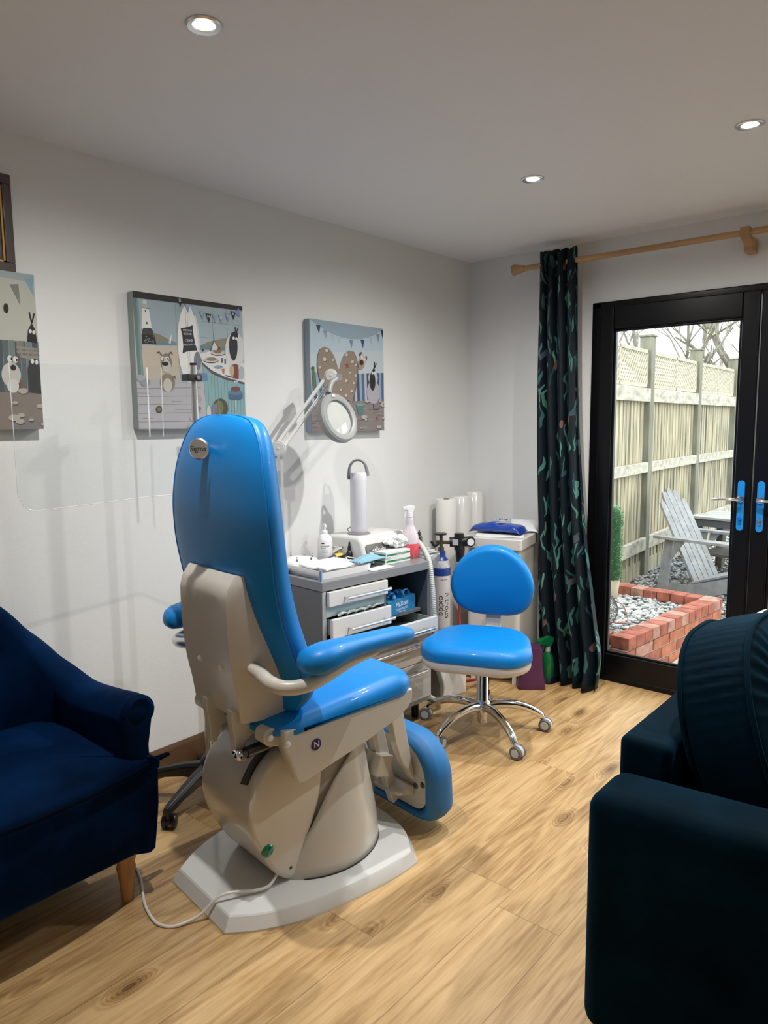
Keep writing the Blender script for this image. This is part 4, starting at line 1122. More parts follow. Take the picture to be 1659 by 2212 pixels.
nk = HC + Vector((0, 0, 1)).cross(HN).cross(HN).normalized() * 0
upv = (Vector((0, -0.18, 1)) - HN * Vector((0, -0.18, 1)).dot(HN)).normalized()
b.tube([kn, kn + (HC + upv * 0.15 - kn) * 0.6, HC + upv * 0.118], lambda t_: 0.012 + 0.002 * t_, 12, smooth=3)
obj('head_yoke', b, M_lampg, ml)
HM = frame(HC, upv.cross(HN), upv)
b = B().lathe([(0.080, 0.012), (0.086, 0.016), (0.104, 0.016), (0.113, 0.008), (0.115, -0.008), (0.110, -0.022), (0.086, -0.022), (0.080, -0.012)], n=56, M=HM)
# close ring properly: build as torus-like strip
b = B(); prof = [(0.080, 0.012), (0.086, 0.016), (0.104, 0.016), (0.113, 0.008), (0.115, -0.008), (0.110, -0.022), (0.086, -0.022), (0.080, -0.012)]
lo = []
for k in range(64):
    a = 2 * math.pi * k / 64
    lo.append([HM @ Vector((r * math.cos(a), r * math.sin(a), z)) for r, z in prof])
lo.append(lo[0])
b.loft(lo, caps=False)
bmesh.ops.remove_doubles(b.bm, verts=b.bm.verts, dist=1e-6)
hd = obj('lens_ring', b, M_lampg, ml)
lens = B().lathe([(0, 0.010), (0.03, 0.0085), (0.06, 0.005), (0.081, 0.0), (0.06, -0.005), (0.03, -0.0085), (0, -0.010)], n=48, M=HM)
M_lens2 = mat('frosted_lens', (0.50, 0.52, 0.50), 0.12, coat=0.6)
obj('lens', lens, M_lens2, hd)
obj('switch', B().box((0, 0, 0), (0.018, 0.012, 0.010)).xf(HM @ Matrix.Translation((0, 0.098, 0.018))), M_white, hd, bevel=0.002)
# ------------------------------------------------------------------ corner: low box, gas cylinder, white cabinet, rolls
t = thing('floor_box', 'low dark fronted box with white side on the floor behind the stool', 'box', (0.384, -0.755, 0), R(-8))
b = B(); b.b2(-0.036, 0.036, -0.10, 0.10, 0.0, 0.30)
for f in b.bm.faces:
    if f.calc_center_median().y < -0.09: f.material_index = 1
obj('box_body', b, [M_white, M_grey], t, bevel=0.002)
M_cylw = mat('cylinder_paint', (0.62, 0.60, 0.60), 0.4, var=0.06, vscale=15)
M_cylb = mat('cylinder_blue', (0.012, 0.045, 0.22), 0.35, coat=0.3)
CY = (0.272, -0.668)
cy = thing('gas_cylinder', 'tall white gas cylinder with blue shoulder, marked nitrous oxide, left of the stool back', 'gas cylinder', (*CY, 0))
obj('cylinder_body', B().lathe([(0, 0.0), (0.046, 0.0), (0.050, 0.006), (0.050, 0.575), (0, 0.575)], n=40), M_cylw, cy)
obj('shoulder', B().lathe([(0.0, 0.574), (0.0505, 0.574), (0.0505, 0.606), (0.049, 0.612), (0.0475, 0.614), (0, 0.614)], n=40).lathe([(0, 0.648), (0.0405, 0.648), (0.026, 0.662), (0.024, 0.668), (0.024, 0.694), (0, 0.694)], n=32), M_cylb, cy)
obj('shoulder_label', B().lathe([(0, 0.6135), (0.0482, 0.6135), (0.0412, 0.6485), (0, 0.6485)], n=40), mat('grey_white_label', (0.50, 0.50, 0.52), 0.5, var=0.25, vscale=90), cy)
def ctext(txt, zc, size, ang, m, vertical=True):
    q = B(); q.text(txt, Matrix.Identity(4), size, depth=0.0002)
    r = 0.0502
    for v in q.bm.verts:
        x, y, d = v.co
        if vertical: x, y = y, -x      # reads downwards
        a = ang + x / r
        v.co = Vector(((r + d + 0.0002) * math.cos(a), (r + d + 0.0002) * math.sin(a), zc + y))
    obj('cylinder_lettering', q, m, cy)
ca = math.atan2(-3.15, 2.29)
M_ink = mat('black_ink', (0.02, 0.02, 0.025), 0.5)
ctext('nitrous', 0.425, 0.046, ca + 0.72, M_ink); ctext('oxide', 0.425, 0.046, ca + 0.05, M_ink)
ctext('N2O', 0.272, 0.020, ca + 0.35, M_ink, False)
ctext('AIR UN', 0.556, 0.010, ca + 0.3, mat('red_ink', (0.35, 0.02, 0.04), 0.5), False)
M_brass = mat('dull_brass', (0.14, 0.115, 0.08), 0.4, 0.7)
b = B(); b.cyl((0, 0, 0.692), (0, 0, 0.775), 0.009, n=16).cyl((0, 0, 0.694), (0, 0, 0.712), 0.016, n=8)
b.cyl((-0.03, -0.0, 0.735), (0.05, 0.02, 0.738), 0.009, n=12)
obj('valve', b, M_brass, cy)
b = B(); b.cyl((-0.005, 0, 0.775), (-0.005, 0, 0.782), 0.034, n=28)
b.tube([(-0.01, -0.005, 0.728), (-0.03, -0.02, 0.720), (-0.042, -0.03, 0.742)], 0.007, 10, smooth=4)
obj('valve_wheel', b, M_black, cy)
rd = Vector((0.80, 0.6, 0)).normalized()
b = B()
b.cyl(rd * 0.045 + Vector((0, 0, 0.737)), rd * 0.155 + Vector((0, 0, 0.742)), 0.025, n=20)
b.cyl(rd * 0.095 + Vector((0, 0, 0.70)), rd * 0.095 + Vector((0, 0, 0.782)), 0.026, n=20)
b.cyl(rd * 0.10 + Vector((0, 0, 0.640)), rd * 0.10 + Vector((0, 0, 0.71)), 0.021, 0.026, n=20)
b.cyl(rd * 0.10 + Vector((0, 0, 0.615)), rd * 0.10 + Vector((0, 0, 0.645)), 0.007, n=12)
rg_ = obj('regulator', b, M_black, cy, bevel=0.002)
fd = Vector((0.59, -0.807, 0))
g0 = rd * 0.155 + Vector((0, 0, 0.742))
obj('gauge', B().cyl(g0 - fd * 0.02, g0 + fd * 0.030, 0.024, n=24), M_black, rg_)
obj('gauge_face', B().cyl(g0 + fd * 0.030, g0 + fd * 0.0315, 0.018, n=24), M_white, rg_)
lc = rd * 0.075 + Vector((0, 0, 0.740)) + fd * 0.0255
obj('regulator_label', B().box((0, 0, 0), (0.030, 0.0015, 0.030), rot=(0, 0, math.atan2(fd.x, -fd.y))).xf(Matrix.Translation(lc)), M_lgrey, rg_)
hs = [Vector((CY[0], CY[1], 0)) + rd * 0.102 + Vector((0, 0, 0.666)), Vector((CY[0], CY[1], 0)) + rd * 0.102 + Vector((0.0, 0, 0.50)), Vector((0.36, -0.62, 0.38)), Vector((0.41, -0.65, 0.28)), Vector((0.46, -0.62, 0.15)), Vector((0.47, -0.50, 0.05)), Vector((0.42, -0.44, 0.012)), Vector((0.33, -0.60, 0.010))]
tag(obj('gas_hose', B().tube(hs, 0.0065, 10, smooth=6), mat('red_hose', (0.30, 0.015, 0.02), 0.45)), 'thin red hose hanging from the black regulator of the gas cylinder', 'hose')
cy.scale = (1.02, 1.02, 1.085)
# white cabinet
WC = (0.425, -0.272); WRZ = R(14)
wc = thing('white_cabinet', 'small white cabinet with overhanging lid behind the stool, in the room corner', 'cabinet', (*WC, 0), WRZ)
M_wc = mat('cream_white_enamel', (0.62, 0.60, 0.56), 0.25, coat=0.3)
b = B(); b.prism(rrect(-0.150, 0.150, -0.205, 0.205, 0.028, 6), 'z', 0.115, 0.755)
obj('cabinet_body', b, M_wc, wc, bevel=0.003)
b = B(); b.prism(rrect(-0.165, 0.165, -0.225, 0.222, 0.014, 6), 'z', 0.757, 0.818)
obj('lid', b, M_wc, wc, bevel=0.006)
obj('plinth', B().b2(-0.13, 0.13, -0.17, 0.18, 0.095, 0.114), M_wc, wc)
for x in (-0.12, 0.12):
    for y in (-0.165, 0.17):
        obj('foot', B().b2(x - 0.012, x + 0.012, y - 0.012, y + 0.012, 0, 0.096), M_white, wc, bevel=0.002)
WM = Matrix.Translation((*WC, 0)) @ Matrix.Rotation(WRZ, 4, 'Z')
sheet('leaflet', 'white leaflet lying flat on the white cabinet lid under the wipes packets', 'paper', WM @ Matrix.Translation((0.005, -0.09, 0.8215)) @ Matrix.Rotation(R(14), 4, 'Z'), 0.26, 0.19, 0.0012, M_tissue, 0.002, 2)
# wipes packets
def packet(name, label, M, L, Wd, H, cols, txt, tm, seed, tsize):
    root = thing(name, label, 'packet')
    b = B(); lo = []
    N = 17
    for i in range(N):
        q = -1 + 2 * i / (N - 1)
        th = H * (1 - abs(q) ** 4) ** 0.5 * (0.9 + 0.2 * noise.noise(Vector((q * 3, seed, 0)))) + 0.0009
        wdt = Wd / 2 * (1 - 0.05 * (1 - abs(q) ** 3))
        lo.append([Vector((L / 2 * q, px, th * 0.5 + pz + 0.002)) for px, pz in se(wdt, th / 2, 2.3, 26)])
    b.loft(lo)
    b.jitter(0.006, 22)
    z0 = min(v.co.z for v in b.bm.verts)
    for v in b.bm.verts: v.co.z = max(v.co.z - z0, 0.0)
    b.xf(M)
    obj('packet_body', b, cols[0], root, ang=50)
    return root
M_wblue = mat('royal_blue_film', (0.008, 0.045, 0.30), 0.25, coat=0.5)
M_wwhite = mat('white_film', (0.62, 0.64, 0.66), 0.3, coat=0.4)
PM = WM @ Matrix.Translation((0.015, 0.045, 0.825)) @ Matrix.Rotation(R(-2), 4, 'Z')
PMw = WM @ Matrix.Translation((0.040, 0.090, 0.842)) @ Matrix.Rotation(R(8), 4, 'Z') @ Matrix.Rotation(R(20), 4, 'X')
pw = packet('wipes_packet', 'white wipes packet printed in blue, tilted behind the blue packet', PMw, 0.27, 0.14, 0.022, [M_wwhite], '', None, 3, 0.02)
MM = PMw @ Matrix.Translation((-0.075, 0.035, 0.0265)) @ Matrix.Rotation(R(0), 4, 'Z')
obj('packet_print', B().text('clinell', MM, 0.040, depth=0.0006).text('universal wipes', MM @ Matrix.Translation((0.005, -0.026, -0.001)), 0.011, depth=0.0004), M_wblue, pw)
PMb = WM @ Matrix.Translation((-0.02, -0.04, 0.8250)) @ Matrix.Rotation(R(-4), 4, 'Z')
pb = packet('wipes_packet', 'crumpled royal blue wipes packet with a white label on the white cabinet', PMb, 0.30, 0.15, 0.056, [M_wblue], '', None, 8, 0.02)
LMb = PMb @ Matrix.Translation((0.015, 0.005, 0.0560)) @ Matrix.Rotation(R(6), 4, 'Z') @ Matrix.Rotation(R(-3), 4, 'Y')
q = B(); q.prism(rrect(-0.055, 0.055, -0.033, 0.033, 0.008, 4), 'z', 0, 0.002); 
obj('packet_label', q.xf(LMb), M_wwhite, pb)
q = B(); q.prism(rrect(-0.048, 0.048, -0.026, 0.026, 0.006, 4), 'z', 0.002, 0.0026)
obj('label_window', q.xf(LMb), M_wblue, pb)
obj('packet_print', B().text('WIPES', LMb @ Matrix.Translation((0, 0, 0.003)), 0.020, depth=0.0003), M_wwhite, pb)
t = thing('steel_tray', 'small grey plastic clip tray at the right rear of the white cabinet lid', 'tray', WM @ Vector((0.115, 0.175, 0.819)), WRZ)
obj('tray_body', B().prism([(-0.03, 0), (0.03, 0), (0.035, 0.022), (0.030, 0.022), (0.026, 0.004), (-0.026, 0.004), (-0.03, 0.022), (-0.035, 0.022)], 'x', -0.04, 0.04), M_lgrey, t, bevel=0.002)
# couch rolls on a low stand in the corner
tag(obj('roll_stand', B().b2(0.025, 0.185, -0.455, -0.025, 0.0, 0.50), M_white, bevel=0.003), 'white stand holding the upright paper rolls in the room corner', 'stand')
M_paper = mat('paper_roll', (0.70, 0.69, 0.66), 0.85, bump=0.15, bscale=200)
M_film2 = mat('wrapped_paper_roll', (0.66, 0.65, 0.63), 0.3, bump=0.8, bscale=55, coat=0.6, stretch=(1, 1, 0.4))
rolls = [((0.103, -0.385), 0.0615, 0.500, 'bare white paper roll standing in the corner, leftmost of three', M_paper), ((0.100, -0.235), 0.058, 0.505, 'film-wrapped white paper roll, middle of the three in the corner', M_film2), ((0.105, -0.100), 0.055, 0.520, 'film-wrapped white paper roll nearest the back wall', M_film2)]
for (x, y), r, h, lb, m in rolls:
    t = thing('paper_roll', lb, 'paper roll', (x, y, 0.5), 0, 'paper rolls in the corner')
    b = B(); n = 40
    prof = [(0.019, h - 0.004), (0.019, h), (r - 0.003, h), (r, h - 0.004), (r, 0.003), (r - 0.002, 0.0), (0, 0.0)]
    if m is M_paper:
        obj('roll_body', B().lathe([(0, h - 0.03), (0.019, h - 0.03), (0.019, h), (r - 0.003, h), (r, h - 0.004), (r, 0.003), (r - 0.002, 0), (0, 0)], n=40), m, t)
        obj('cardboard_core', B().lathe([(0, h - 0.028), (0.0165, h - 0.028), (0.0165, h + 0.001), (0.0195, h + 0.001), (0.0195, h - 0.01), (0, h - 0.01)][:1] + [(0.0165, h - 0.028), (0.0165, h + 0.001), (0.0195, h + 0.001), (0.0195, h - 0.029), (0, h - 0.029)], n=24), mat('dark_core', (0.06, 0.05, 0.045), 0.8), t)
    else:
        b.lathe([(0, h + 0.004), (0.01, h + 0.002), (r * 0.6, h + 0.004), (r - 0.006, h), (r, h - 0.008), (r, 0.004), (r - 0.004, 0), (0, 0)], n=48)
        obj('roll_body', b, m, t)
# purple container and green bottle beside the curtain
t = thing('purple_container', 'dark purple tapered plastic container on the floor left of the curtain', 'container', (0.665, -0.375, 0), R(35))
lo = []
for k, z in ((0.9, 0.0), (1.0, 0.006), (0.98, 0.03), (0.84, 0.10), (0.76, 0.17), (0.74, 0.215), (0.70, 0.228), (0.55, 0.231)):
    lo.append([Vector((x * k, y * (0.5 + 0.5 * k), z)) for x, y in rrect(-0.075, 0.075, -0.060, 0.060, 0.02, 5)])
obj('container_body', B().loft(lo), mat('purple_plastic', (0.085, 0.018, 0.075), 0.4, coat=0.2), t)
M_gb = mat('green_bottle_plastic', (0.0, 0.12, 0.035), 0.3, coat=0.4)
t = thing('green_bottle', 'green spray bottle standing behind the purple container by the curtain', 'bottle', (0.700, -0.255, 0), R(20))
obj('bottle_body', B().lathe([(0, 0), (0.034, 0), (0.038, 0.006), (0.037, 0.10), (0.030, 0.145), (0.020, 0.165), (0.014, 0.180), (0, 0.180)], n=32), M_gb, t)
obj('bottle_neck', B().lathe([(0, 0.178), (0.015, 0.178), (0.015, 0.205), (0, 0.205)], n=20), M_lgrey, t)
b = B(); b.prism([(-0.075, 0.222), (-0.072, 0.248), (0.0, 0.262), (0.03, 0.255), (0.032, 0.235), (0.018, 0.205), (-0.018, 0.205), (-0.022, 0.222)], 'x', -0.014, 0.014)
b.prism([(-0.035, 0.222), (-0.025, 0.222), (-0.032, 0.185), (-0.044, 0.165), (-0.048, 0.168), (-0.041, 0.19)], 'x', -0.007, 0.007)
b.xf(Matrix.Rotation(R(-40), 4, 'Z'))
obj('spray_trigger', b, M_gb, t, bevel=0.003)

# ------------------------------------------------------------------ curtain and pole
def curtain_mat():
    m = bpy.data.materials.new('leaf_print_curtain'); m.use_nodes = True
    nt = m.node_tree; N = nt.nodes; L = nt.links
    p = N['Principled BSDF']; p.inputs['Roughness'].default_value = 0.6
    p.inputs['Sheen Weight'].default_value = 0.06; p.inputs['Specular IOR Level'].default_value = 0.25; p.inputs['Sheen Tint'].default_value = (0.05, 0.2, 0.3, 1)
    uv = N.new('ShaderNodeUVMap'); uv.uv_map = 'UVMap'
    cur = None
    base = (0.0006, 0.0045, 0.0085)
    col = N.new('ShaderNodeRGB'); col.outputs[0].default_value = (*base, 1); cur = col.outputs[0]
    layers = [(0.16, (38, 5.0, 1), (0, 0, 0), (0.085, 0.24, 0.19), (0.004, 0.035, 0.05), 0.52, 0.27), (-0.2, (34, 4.6, 1), (3.3, 7.1, 0), (0.075, 0.19, 0.12), (0.004, 0.03, 0.05), 0.62, 0.25), (0.5, (14, 8, 1), (9.1, 2.7, 0), (0.006, 0.05, 0.09), (0.16, 0.07, 0.045), 0.86, 0.24)]
    for rot, scal, off, c1, c2, thr, rad in layers:
        mp = N.new('ShaderNodeMapping'); mp.inputs['Rotation'].default_value = (0, 0, rot); L.new(uv.outputs[0], mp.inputs[0])
        nz = N.new('ShaderNodeTexNoise'); nz.inputs['Scale'].default_value = 6; L.new(mp.outputs[0], nz.inputs['Vector'])
        ad = N.new('ShaderNodeMixRGB'); ad.blend_type = 'ADD'; ad.inputs[0].default_value = 0.16; L.new(mp.outputs[0], ad.inputs[1]); L.new(nz.outputs['Color'], ad.inputs[2])
        mp2 = N.new('ShaderNodeMapping'); mp2.inputs['Scale'].default_value = scal; mp2.inputs['Location'].default_value = off; L.new(ad.outputs[0], mp2.inputs[0])
        v = N.new('ShaderNodeTexVoronoi'); v.inputs['Scale'].default_value = 1.0; L.new(mp2.outputs[0], v.inputs['Vector'])
        v.voronoi_dimensions = '2D'; v.inputs['Randomness'].default_value = 0.85
        lt = N.new('ShaderNodeMath'); lt.operation = 'LESS_THAN'; lt.inputs[1].default_value = rad; L.new(v.outputs['Distance'], lt.inputs[0])
        sp_ = N.new('ShaderNodeSeparateColor'); L.new(v.outputs['Color'], sp_.inputs[0])
        gt = N.new('ShaderNodeMath'); gt.operation = 'GREATER_THAN'; gt.inputs[1].default_value = thr; L.new(sp_.outputs[0], gt.inputs[0])
        mu = N.new('ShaderNodeMath'); mu.operation = 'MULTIPLY'; L.new(lt.outputs[0], mu.inputs[0]); L.new(gt.outputs[0], mu.inputs[1])
        cm = N.new('ShaderNodeMixRGB'); cm.inputs[1].default_value = (*c1, 1); cm.inputs[2].default_value = (*c2, 1); L.new(sp_.outputs[1], cm.inputs[0])
        mx = N.new('ShaderNodeMixRGB'); L.new(mu.outputs[0], mx.inputs[0]); L.new(cur, mx.inputs[1]); L.new(cm.outputs[0], mx.inputs[2]); cur = mx.outputs[0]
    L.new(cur, p.inputs['Base Color'])
    return m
NX, NZ = 140, 60
b = B(); uvl = b.bm.loops.layers.uv.new('UVMap')
V = []
for j in range(NZ + 1):
    tz = j / NZ; z = 2.345 - tz * 2.337
    x0 = table([(0, 0.552), (0.3, 0.550), (0.7, 0.572), (0.9, 0.600), (1.0, 0.665)], tz)
    x1 = table([(0, 0.772), (0.3, 0.792), (0.6, 0.850), (0.85, 0.945), (0.95, 0.985), (1.0, 0.985)], tz)
    yc = -0.150 + table([(0, 0.0), (0.6, -0.015), (0.93, -0.04), (1.0, -0.075)], tz)
    amp = 0.026 + 0.026 * tz
    row = []
    for i in range(NX + 1):
        u = i / NX
        ph = u * 2 * math.pi * 4.5 + 0.5 * math.sin(tz * 3 + u * 5)
        y = yc + amp * math.sin(ph) + 0.008 * math.sin(u * 31 + tz * 4)
        x = x0 + (x1 - x0) * u + 0.008 * math.cos(ph) 
        if tz > 0.93: y += -0.02 * math.sin(u * 9) * (tz - 0.93) / 0.07
        zz_ = z + (0.012 * math.sin(ph * 1.0 + 1) if j == 0 else 0)
        row.append(b.bm.verts.new((x, y, max(zz_, 0.004))))
    V.append(row)
for j in range(NZ):
    for i in range(NX):
        f = b.bm.faces.new((V[j][i], V[j][i + 1], V[j + 1][i + 1], V[j + 1][i]))
        for lp, (a, c) in zip(f.loops, ((i, j), (i + 1, j), (i + 1, j + 1), (i, j + 1))):
            lp[uvl].uv = (a / NX * 0.75, 2.3 - c / NZ * 2.3)
cu_ = obj('curtain', b, curtain_mat(), ang=180)
sd = cu_.modifiers.new('solid', 'SOLIDIFY'); sd.thickness = 0.0035
tag(cu_, 'floor-length dark teal curtain with green leaf and bird print beside the glazed door', 'curtain')
cp = thing('curtain_pole', 'pale oak curtain pole with cone-shaped finial above the glazed door', 'curtain pole', (0.40, -0.135, 2.284))
obj('rod', B().cyl((0.045, 0, 0), (2.55, 0, 0), 0.0145, n=20), M_oakpole, cp)
obj('finial', B().lathe([(0, 0.0), (0.028, 0.0), (0.030, 0.006), (0.029, 0.012), (0.0185, 0.062), (0.0175, 0.072), (0, 0.072)], n=28, M=Matrix.Rotation(R(90), 4, 'Y') @ Matrix.Translation((0, 0, -0.018))), M_oakpole, cp)
for bx in (1.19, 2.5):
    b = B(); b.prism([(0.134, -0.075), (0.134, -0.012), (0.03, -0.012), (0.022, 0.022), (-0.026, 0.022), (-0.026, -0.022), (0.0, -0.030), (0.045, -0.045), (0.05, -0.075)], 'x', bx - 0.02, bx + 0.02)
    obj('bracket', b, M_oakpole, cp, bevel=0.003)

# ------------------------------------------------------------------ pictures on the left wall
GAIN = 1.75
ART = {}
def am(c):
    k = tuple(c)
    if k not in ART:
        ART[k] = mat('print_%02x%02x%02x' % k, scl(lin(c), GAIN), 0.7, bump=0.15, bscale=900)
    return ART[k]
class Art:
    """flat printed picture: coloured shapes on the front face, coordinates traced in u (0..1) and v (0..1 from the bottom)"""
    def __init__(s, y0, y1, z0, z1, mapf, depth=0.040):
        s.y0, s.y1, s.z0, s.z1, s.map, s.d = y0, y1, z0, z1, mapf, depth
        s.b = B(); s.m = []; s.k = 0
    def mi(s, c):
        m = am(c)
        if m not in s.m: s.m.append(m)
        return s.m.index(m)
    def poly(s, c, pts):
        s.k += 1
        x = s.d + 0.00002 * s.k
        vs = []
        for p in pts:
            u, v = s.map(*p); u = min(1, max(0, u)); v = min(1, max(0, v))
            vs.append(s.b.bm.verts.new((x, s.y0 + (s.y1 - s.y0) * u, s.z0 + (s.z1 - s.z0) * v)))
        try: s.b.bm.faces.new(vs).material_index = s.mi(c)
        except ValueError: pass
    def ell(s, c, cx, cy, rx, ry, rot=0, n=24):
        s.poly(c, [(cx + rx * math.cos(a) * math.cos(rot) - ry * math.sin(a) * math.sin(rot), cy + rx * math.cos(a) * math.sin(rot) + ry * math.sin(a) * math.cos(rot)) for a in [2 * math.pi * k / n for k in range(n)]])
    def line(s, c, pts, w):
        for (a, b_) in zip(pts[:-1], pts[1:]):
            dx, dy = b_[0] - a[0], b_[1] - a[1]; l = math.hypot(dx, dy) or 1
            nx, ny = -dy / l * w / 2, dx / l * w / 2
            s.poly(c, [(a[0] + nx, a[1] + ny), (b_[0] + nx, b_[1] + ny), (b_[0] - nx, b_[1] - ny), (a[0] - nx, a[1] - ny)])
    def text(s, c, txt, x, y, size, rot=0):
        s.k += 1
        u, v = s.map(x, y)
        M = Matrix.Translation((s.d + 0.00002 * s.k, s.y0 + (s.y1 - s.y0) * u, s.z0 + (s.z1 - s.z0) * v)) @ Matrix.Rotation(R(90), 4, 'Z') @ Matrix.Rotation(R(90), 4, 'X') @ Matrix.Rotation(rot, 4, 'Z')
        s.b.text(txt, M, size, mi=s.mi(c), depth=0.00001)
    def animal_face(s, x, y, r): pass
    def finish(s, label, side):
        root = thing('canvas_picture', label, 'picture', (0, (s.y0 + s.y1) / 2, s.z0), 0, 'seaside canvases on the left wall')
        T = Matrix.Translation((0, -(s.y0 + s.y1) / 2, -s.z0))
        c = B(); c.b2(0.0, s.d, s.y0, s.y1, s.z0, s.z1); c.xf(T)
        obj('canvas_block', c, am(side), root, bevel=0.003)
        s.b.xf(T)
        o = obj('printed_scene', s.b, s.m, root, smooth=False)
def qmap(xl0, xl1, xr0, xr1, tl, tr, bl, br):
    """trapezoid: left edge x at top/bottom, right edge x at top/bottom, top y at left/right, bottom y at left/right"""
    def f(x, y):
        u = 0.5
        for _ in range(4):
            yt = tl + (tr - tl) * u; yb = bl + (br - bl) * u
            v = (yb - y) / (yb - yt)
            xl = xl1 + (xl0 - xl1) * v; xr = xr1 + (xr0 - xr1) * v
            u = (x - xl) / (xr - xl)
        return u, v
    return f
# middle canvas: beach cafe
A = Art(-2.300, -1.787, 1.424, 1.938, qmap(150, 150, 1555, 1590, -35, 132, 1705, 1700))
A.poly((128, 132, 132), [(100, -60), (1600, 130), (1600, 1720), (100, 1720)])
A.poly((112, 124, 130), [(215, 30), (650, 70), (660, 640), (235, 640)])
A.poly((96, 90, 76), [(375, 475), (450, 500), (560, 560), (655, 600), (400, 605)])
A.poly((70, 95, 108), [(390, 590), (655, 605), (655, 630), (400, 630)])
A.poly((175, 175, 172), [(560, 605), (580, 610), (600, 480)]); A.poly((150, 150, 148), [(556, 605), (585, 610), (570, 545)])
A.poly((138, 130, 118), [(235, 635), (670, 660), (680, 1065), (130, 1060)])
A.poly((160, 160, 156), [(250, 175), (330, 178), (358, 425), (240, 425)])
A.poly((125, 128, 128), [(248, 110), (325, 116), (322, 165), (258, 165)]); A.ell((150, 152, 150), 287, 100, 28, 22)
A.line((30, 32, 34), [(250, 170), (332, 180)], 8); A.poly((25, 25, 27), [(285, 200), (298, 200), (298, 225), (285, 225)]); A.poly((25, 25, 27), [(294, 345), (307, 345), (307, 375), (294, 375)])
A.poly((42, 43, 45), [(240, 505), (242, 450), (262, 420), (345, 422), (368, 450), (372, 505)])
A.poly((24, 24, 25), [(232, 500), (385, 505), (405, 625), (232, 618)])
for i in range(26):
    random.seed(i); A.ell((88, 88, 88), 248 + random.random() * 130, 515 + random.random() * 95, 9, 5, n=8)
A.poly((72, 90, 90), [(150, 10), (212, 20), (235, 1060), (170, 1060)]); A.poly((88, 108, 108), [(190, 15), (208, 20), (230, 1060), (205, 1060)])
A.poly((105, 122, 124), [(650, 70), (870, 110), (930, 640), (940, 1110), (690, 1105), (665, 640)])
A.poly((118, 130, 134), [(865, 110), (1540, 170), (1560, 640), (930, 640)])
A.line((90, 100, 104), [(1130, 150), (1140, 560)], 6); A.line((90, 100, 104), [(1325, 170), (1340, 560)], 6); A.line((90, 100, 104), [(890, 315), (1540, 380)], 5); A.line((90, 100, 104), [(900, 520), (1340, 545)], 5)
A.poly((100, 94, 80), [(960, 630), (1080, 580), (1250, 545), (1380, 530), (1340, 660), (960, 640)]); A.poly((70, 95, 108), [(930, 628), (1320, 650), (1320, 690), (940, 680)])
A.poly((128, 127, 130), [(130, 1055), (690, 1065), (700, 1105), (960, 1110), (1040, 1400), (1060, 1720), (100, 1720)])
for yy in (1180, 1285, 1388, 1500, 1610, 1700): A.line((80, 80, 84), [(135, yy), (950, yy - 8)], 6)
for yy, xa, xb in ((1345, 560, 700), (1560, 200, 330), (1450, 600, 900), (1240, 140, 300)): A.line((98, 98, 102), [(xa, yy), (xb, yy + 6)], 8)
A.poly((95, 122, 124), [(985, 880), (1120, 1000), (1300, 1070), (1600, 1130), (1610, 1720), (1030, 1720)])
for i in range(12): A.line((66, 90, 92), [(1050 + 46 * i, 1000 + 14 * i), (1062 + 46 * i, 1715)], 5)
A.poly((58, 58, 62), [(950, 760), (985, 880), (1100, 985), (1300, 1065), (1590, 1135), (1590, 1100), (1300, 1030), (1100, 940), (990, 830)])
A.poly((158, 158, 158), [(945, 740), (1080, 705), (1300, 740), (1580, 860), (1590, 1105), (1300, 1035), (1110, 950), (985, 850)])
A.ell((150, 152, 150), 808, 610, 145, 500); A.ell((166, 166, 163), 800, 610, 128, 480)
A.line((110, 112, 112), [(795, 210), (825, 1010)], 5); A.line((110, 112, 112), [(775, 200), (800, 1020)], 4)
A.poly((30, 31, 36), [(708, 415), (740, 412), (800, 400), (865, 375), (870, 480), (890, 600), (918, 695), (860, 700), (780, 710), (722, 735), (735, 640), (728, 520)])
A.text((150, 150, 148), 'SPECIALS', 797, 442, 0.0105, R(3)); A.text((150, 150, 148), 'BOARD', 797, 488, 0.0115, R(3)); A.text((150, 150, 148), 'CRAB', 810, 572, 0.015, R(6)); A.text((150, 150, 148), 'SANDWICH', 812, 622, 0.0115, R(6))
A.ell((84, 88, 98), 915, 830, 48, 120); A.poly((72, 95, 120), [(830, 980), (1040, 985), (1045, 1080), (850, 1100)])
A.ell((150, 150, 150), 820, 1000, 40, 40)
# small dog sitting on the deck
A.ell((100, 90, 80), 520, 1110, 95, 120); A.ell((140, 136, 130), 520, 1140, 55, 90); A.ell((92, 84, 76), 515, 850, 68, 115); A.ell((140, 136, 130), 515, 900, 55, 80); A.ell((150, 148, 144), 470, 800, 24, 26); A.ell((150, 148, 144), 525, 800, 24, 26); A.ell((15, 15, 15), 480, 805, 9, 10); A.ell((15, 15, 15), 530, 805, 9, 10); A.ell((18, 18, 18), 500, 868, 44, 26)
A.line((70, 58, 50), [(465, 765), (430, 715), (405, 735)], 12); A.line((70, 58, 50), [(540, 765), (575, 715), (595, 750)], 12); A.line((80, 66, 54), [(590, 1090), (590, 1030), (615, 1020), (620, 1060)], 10)
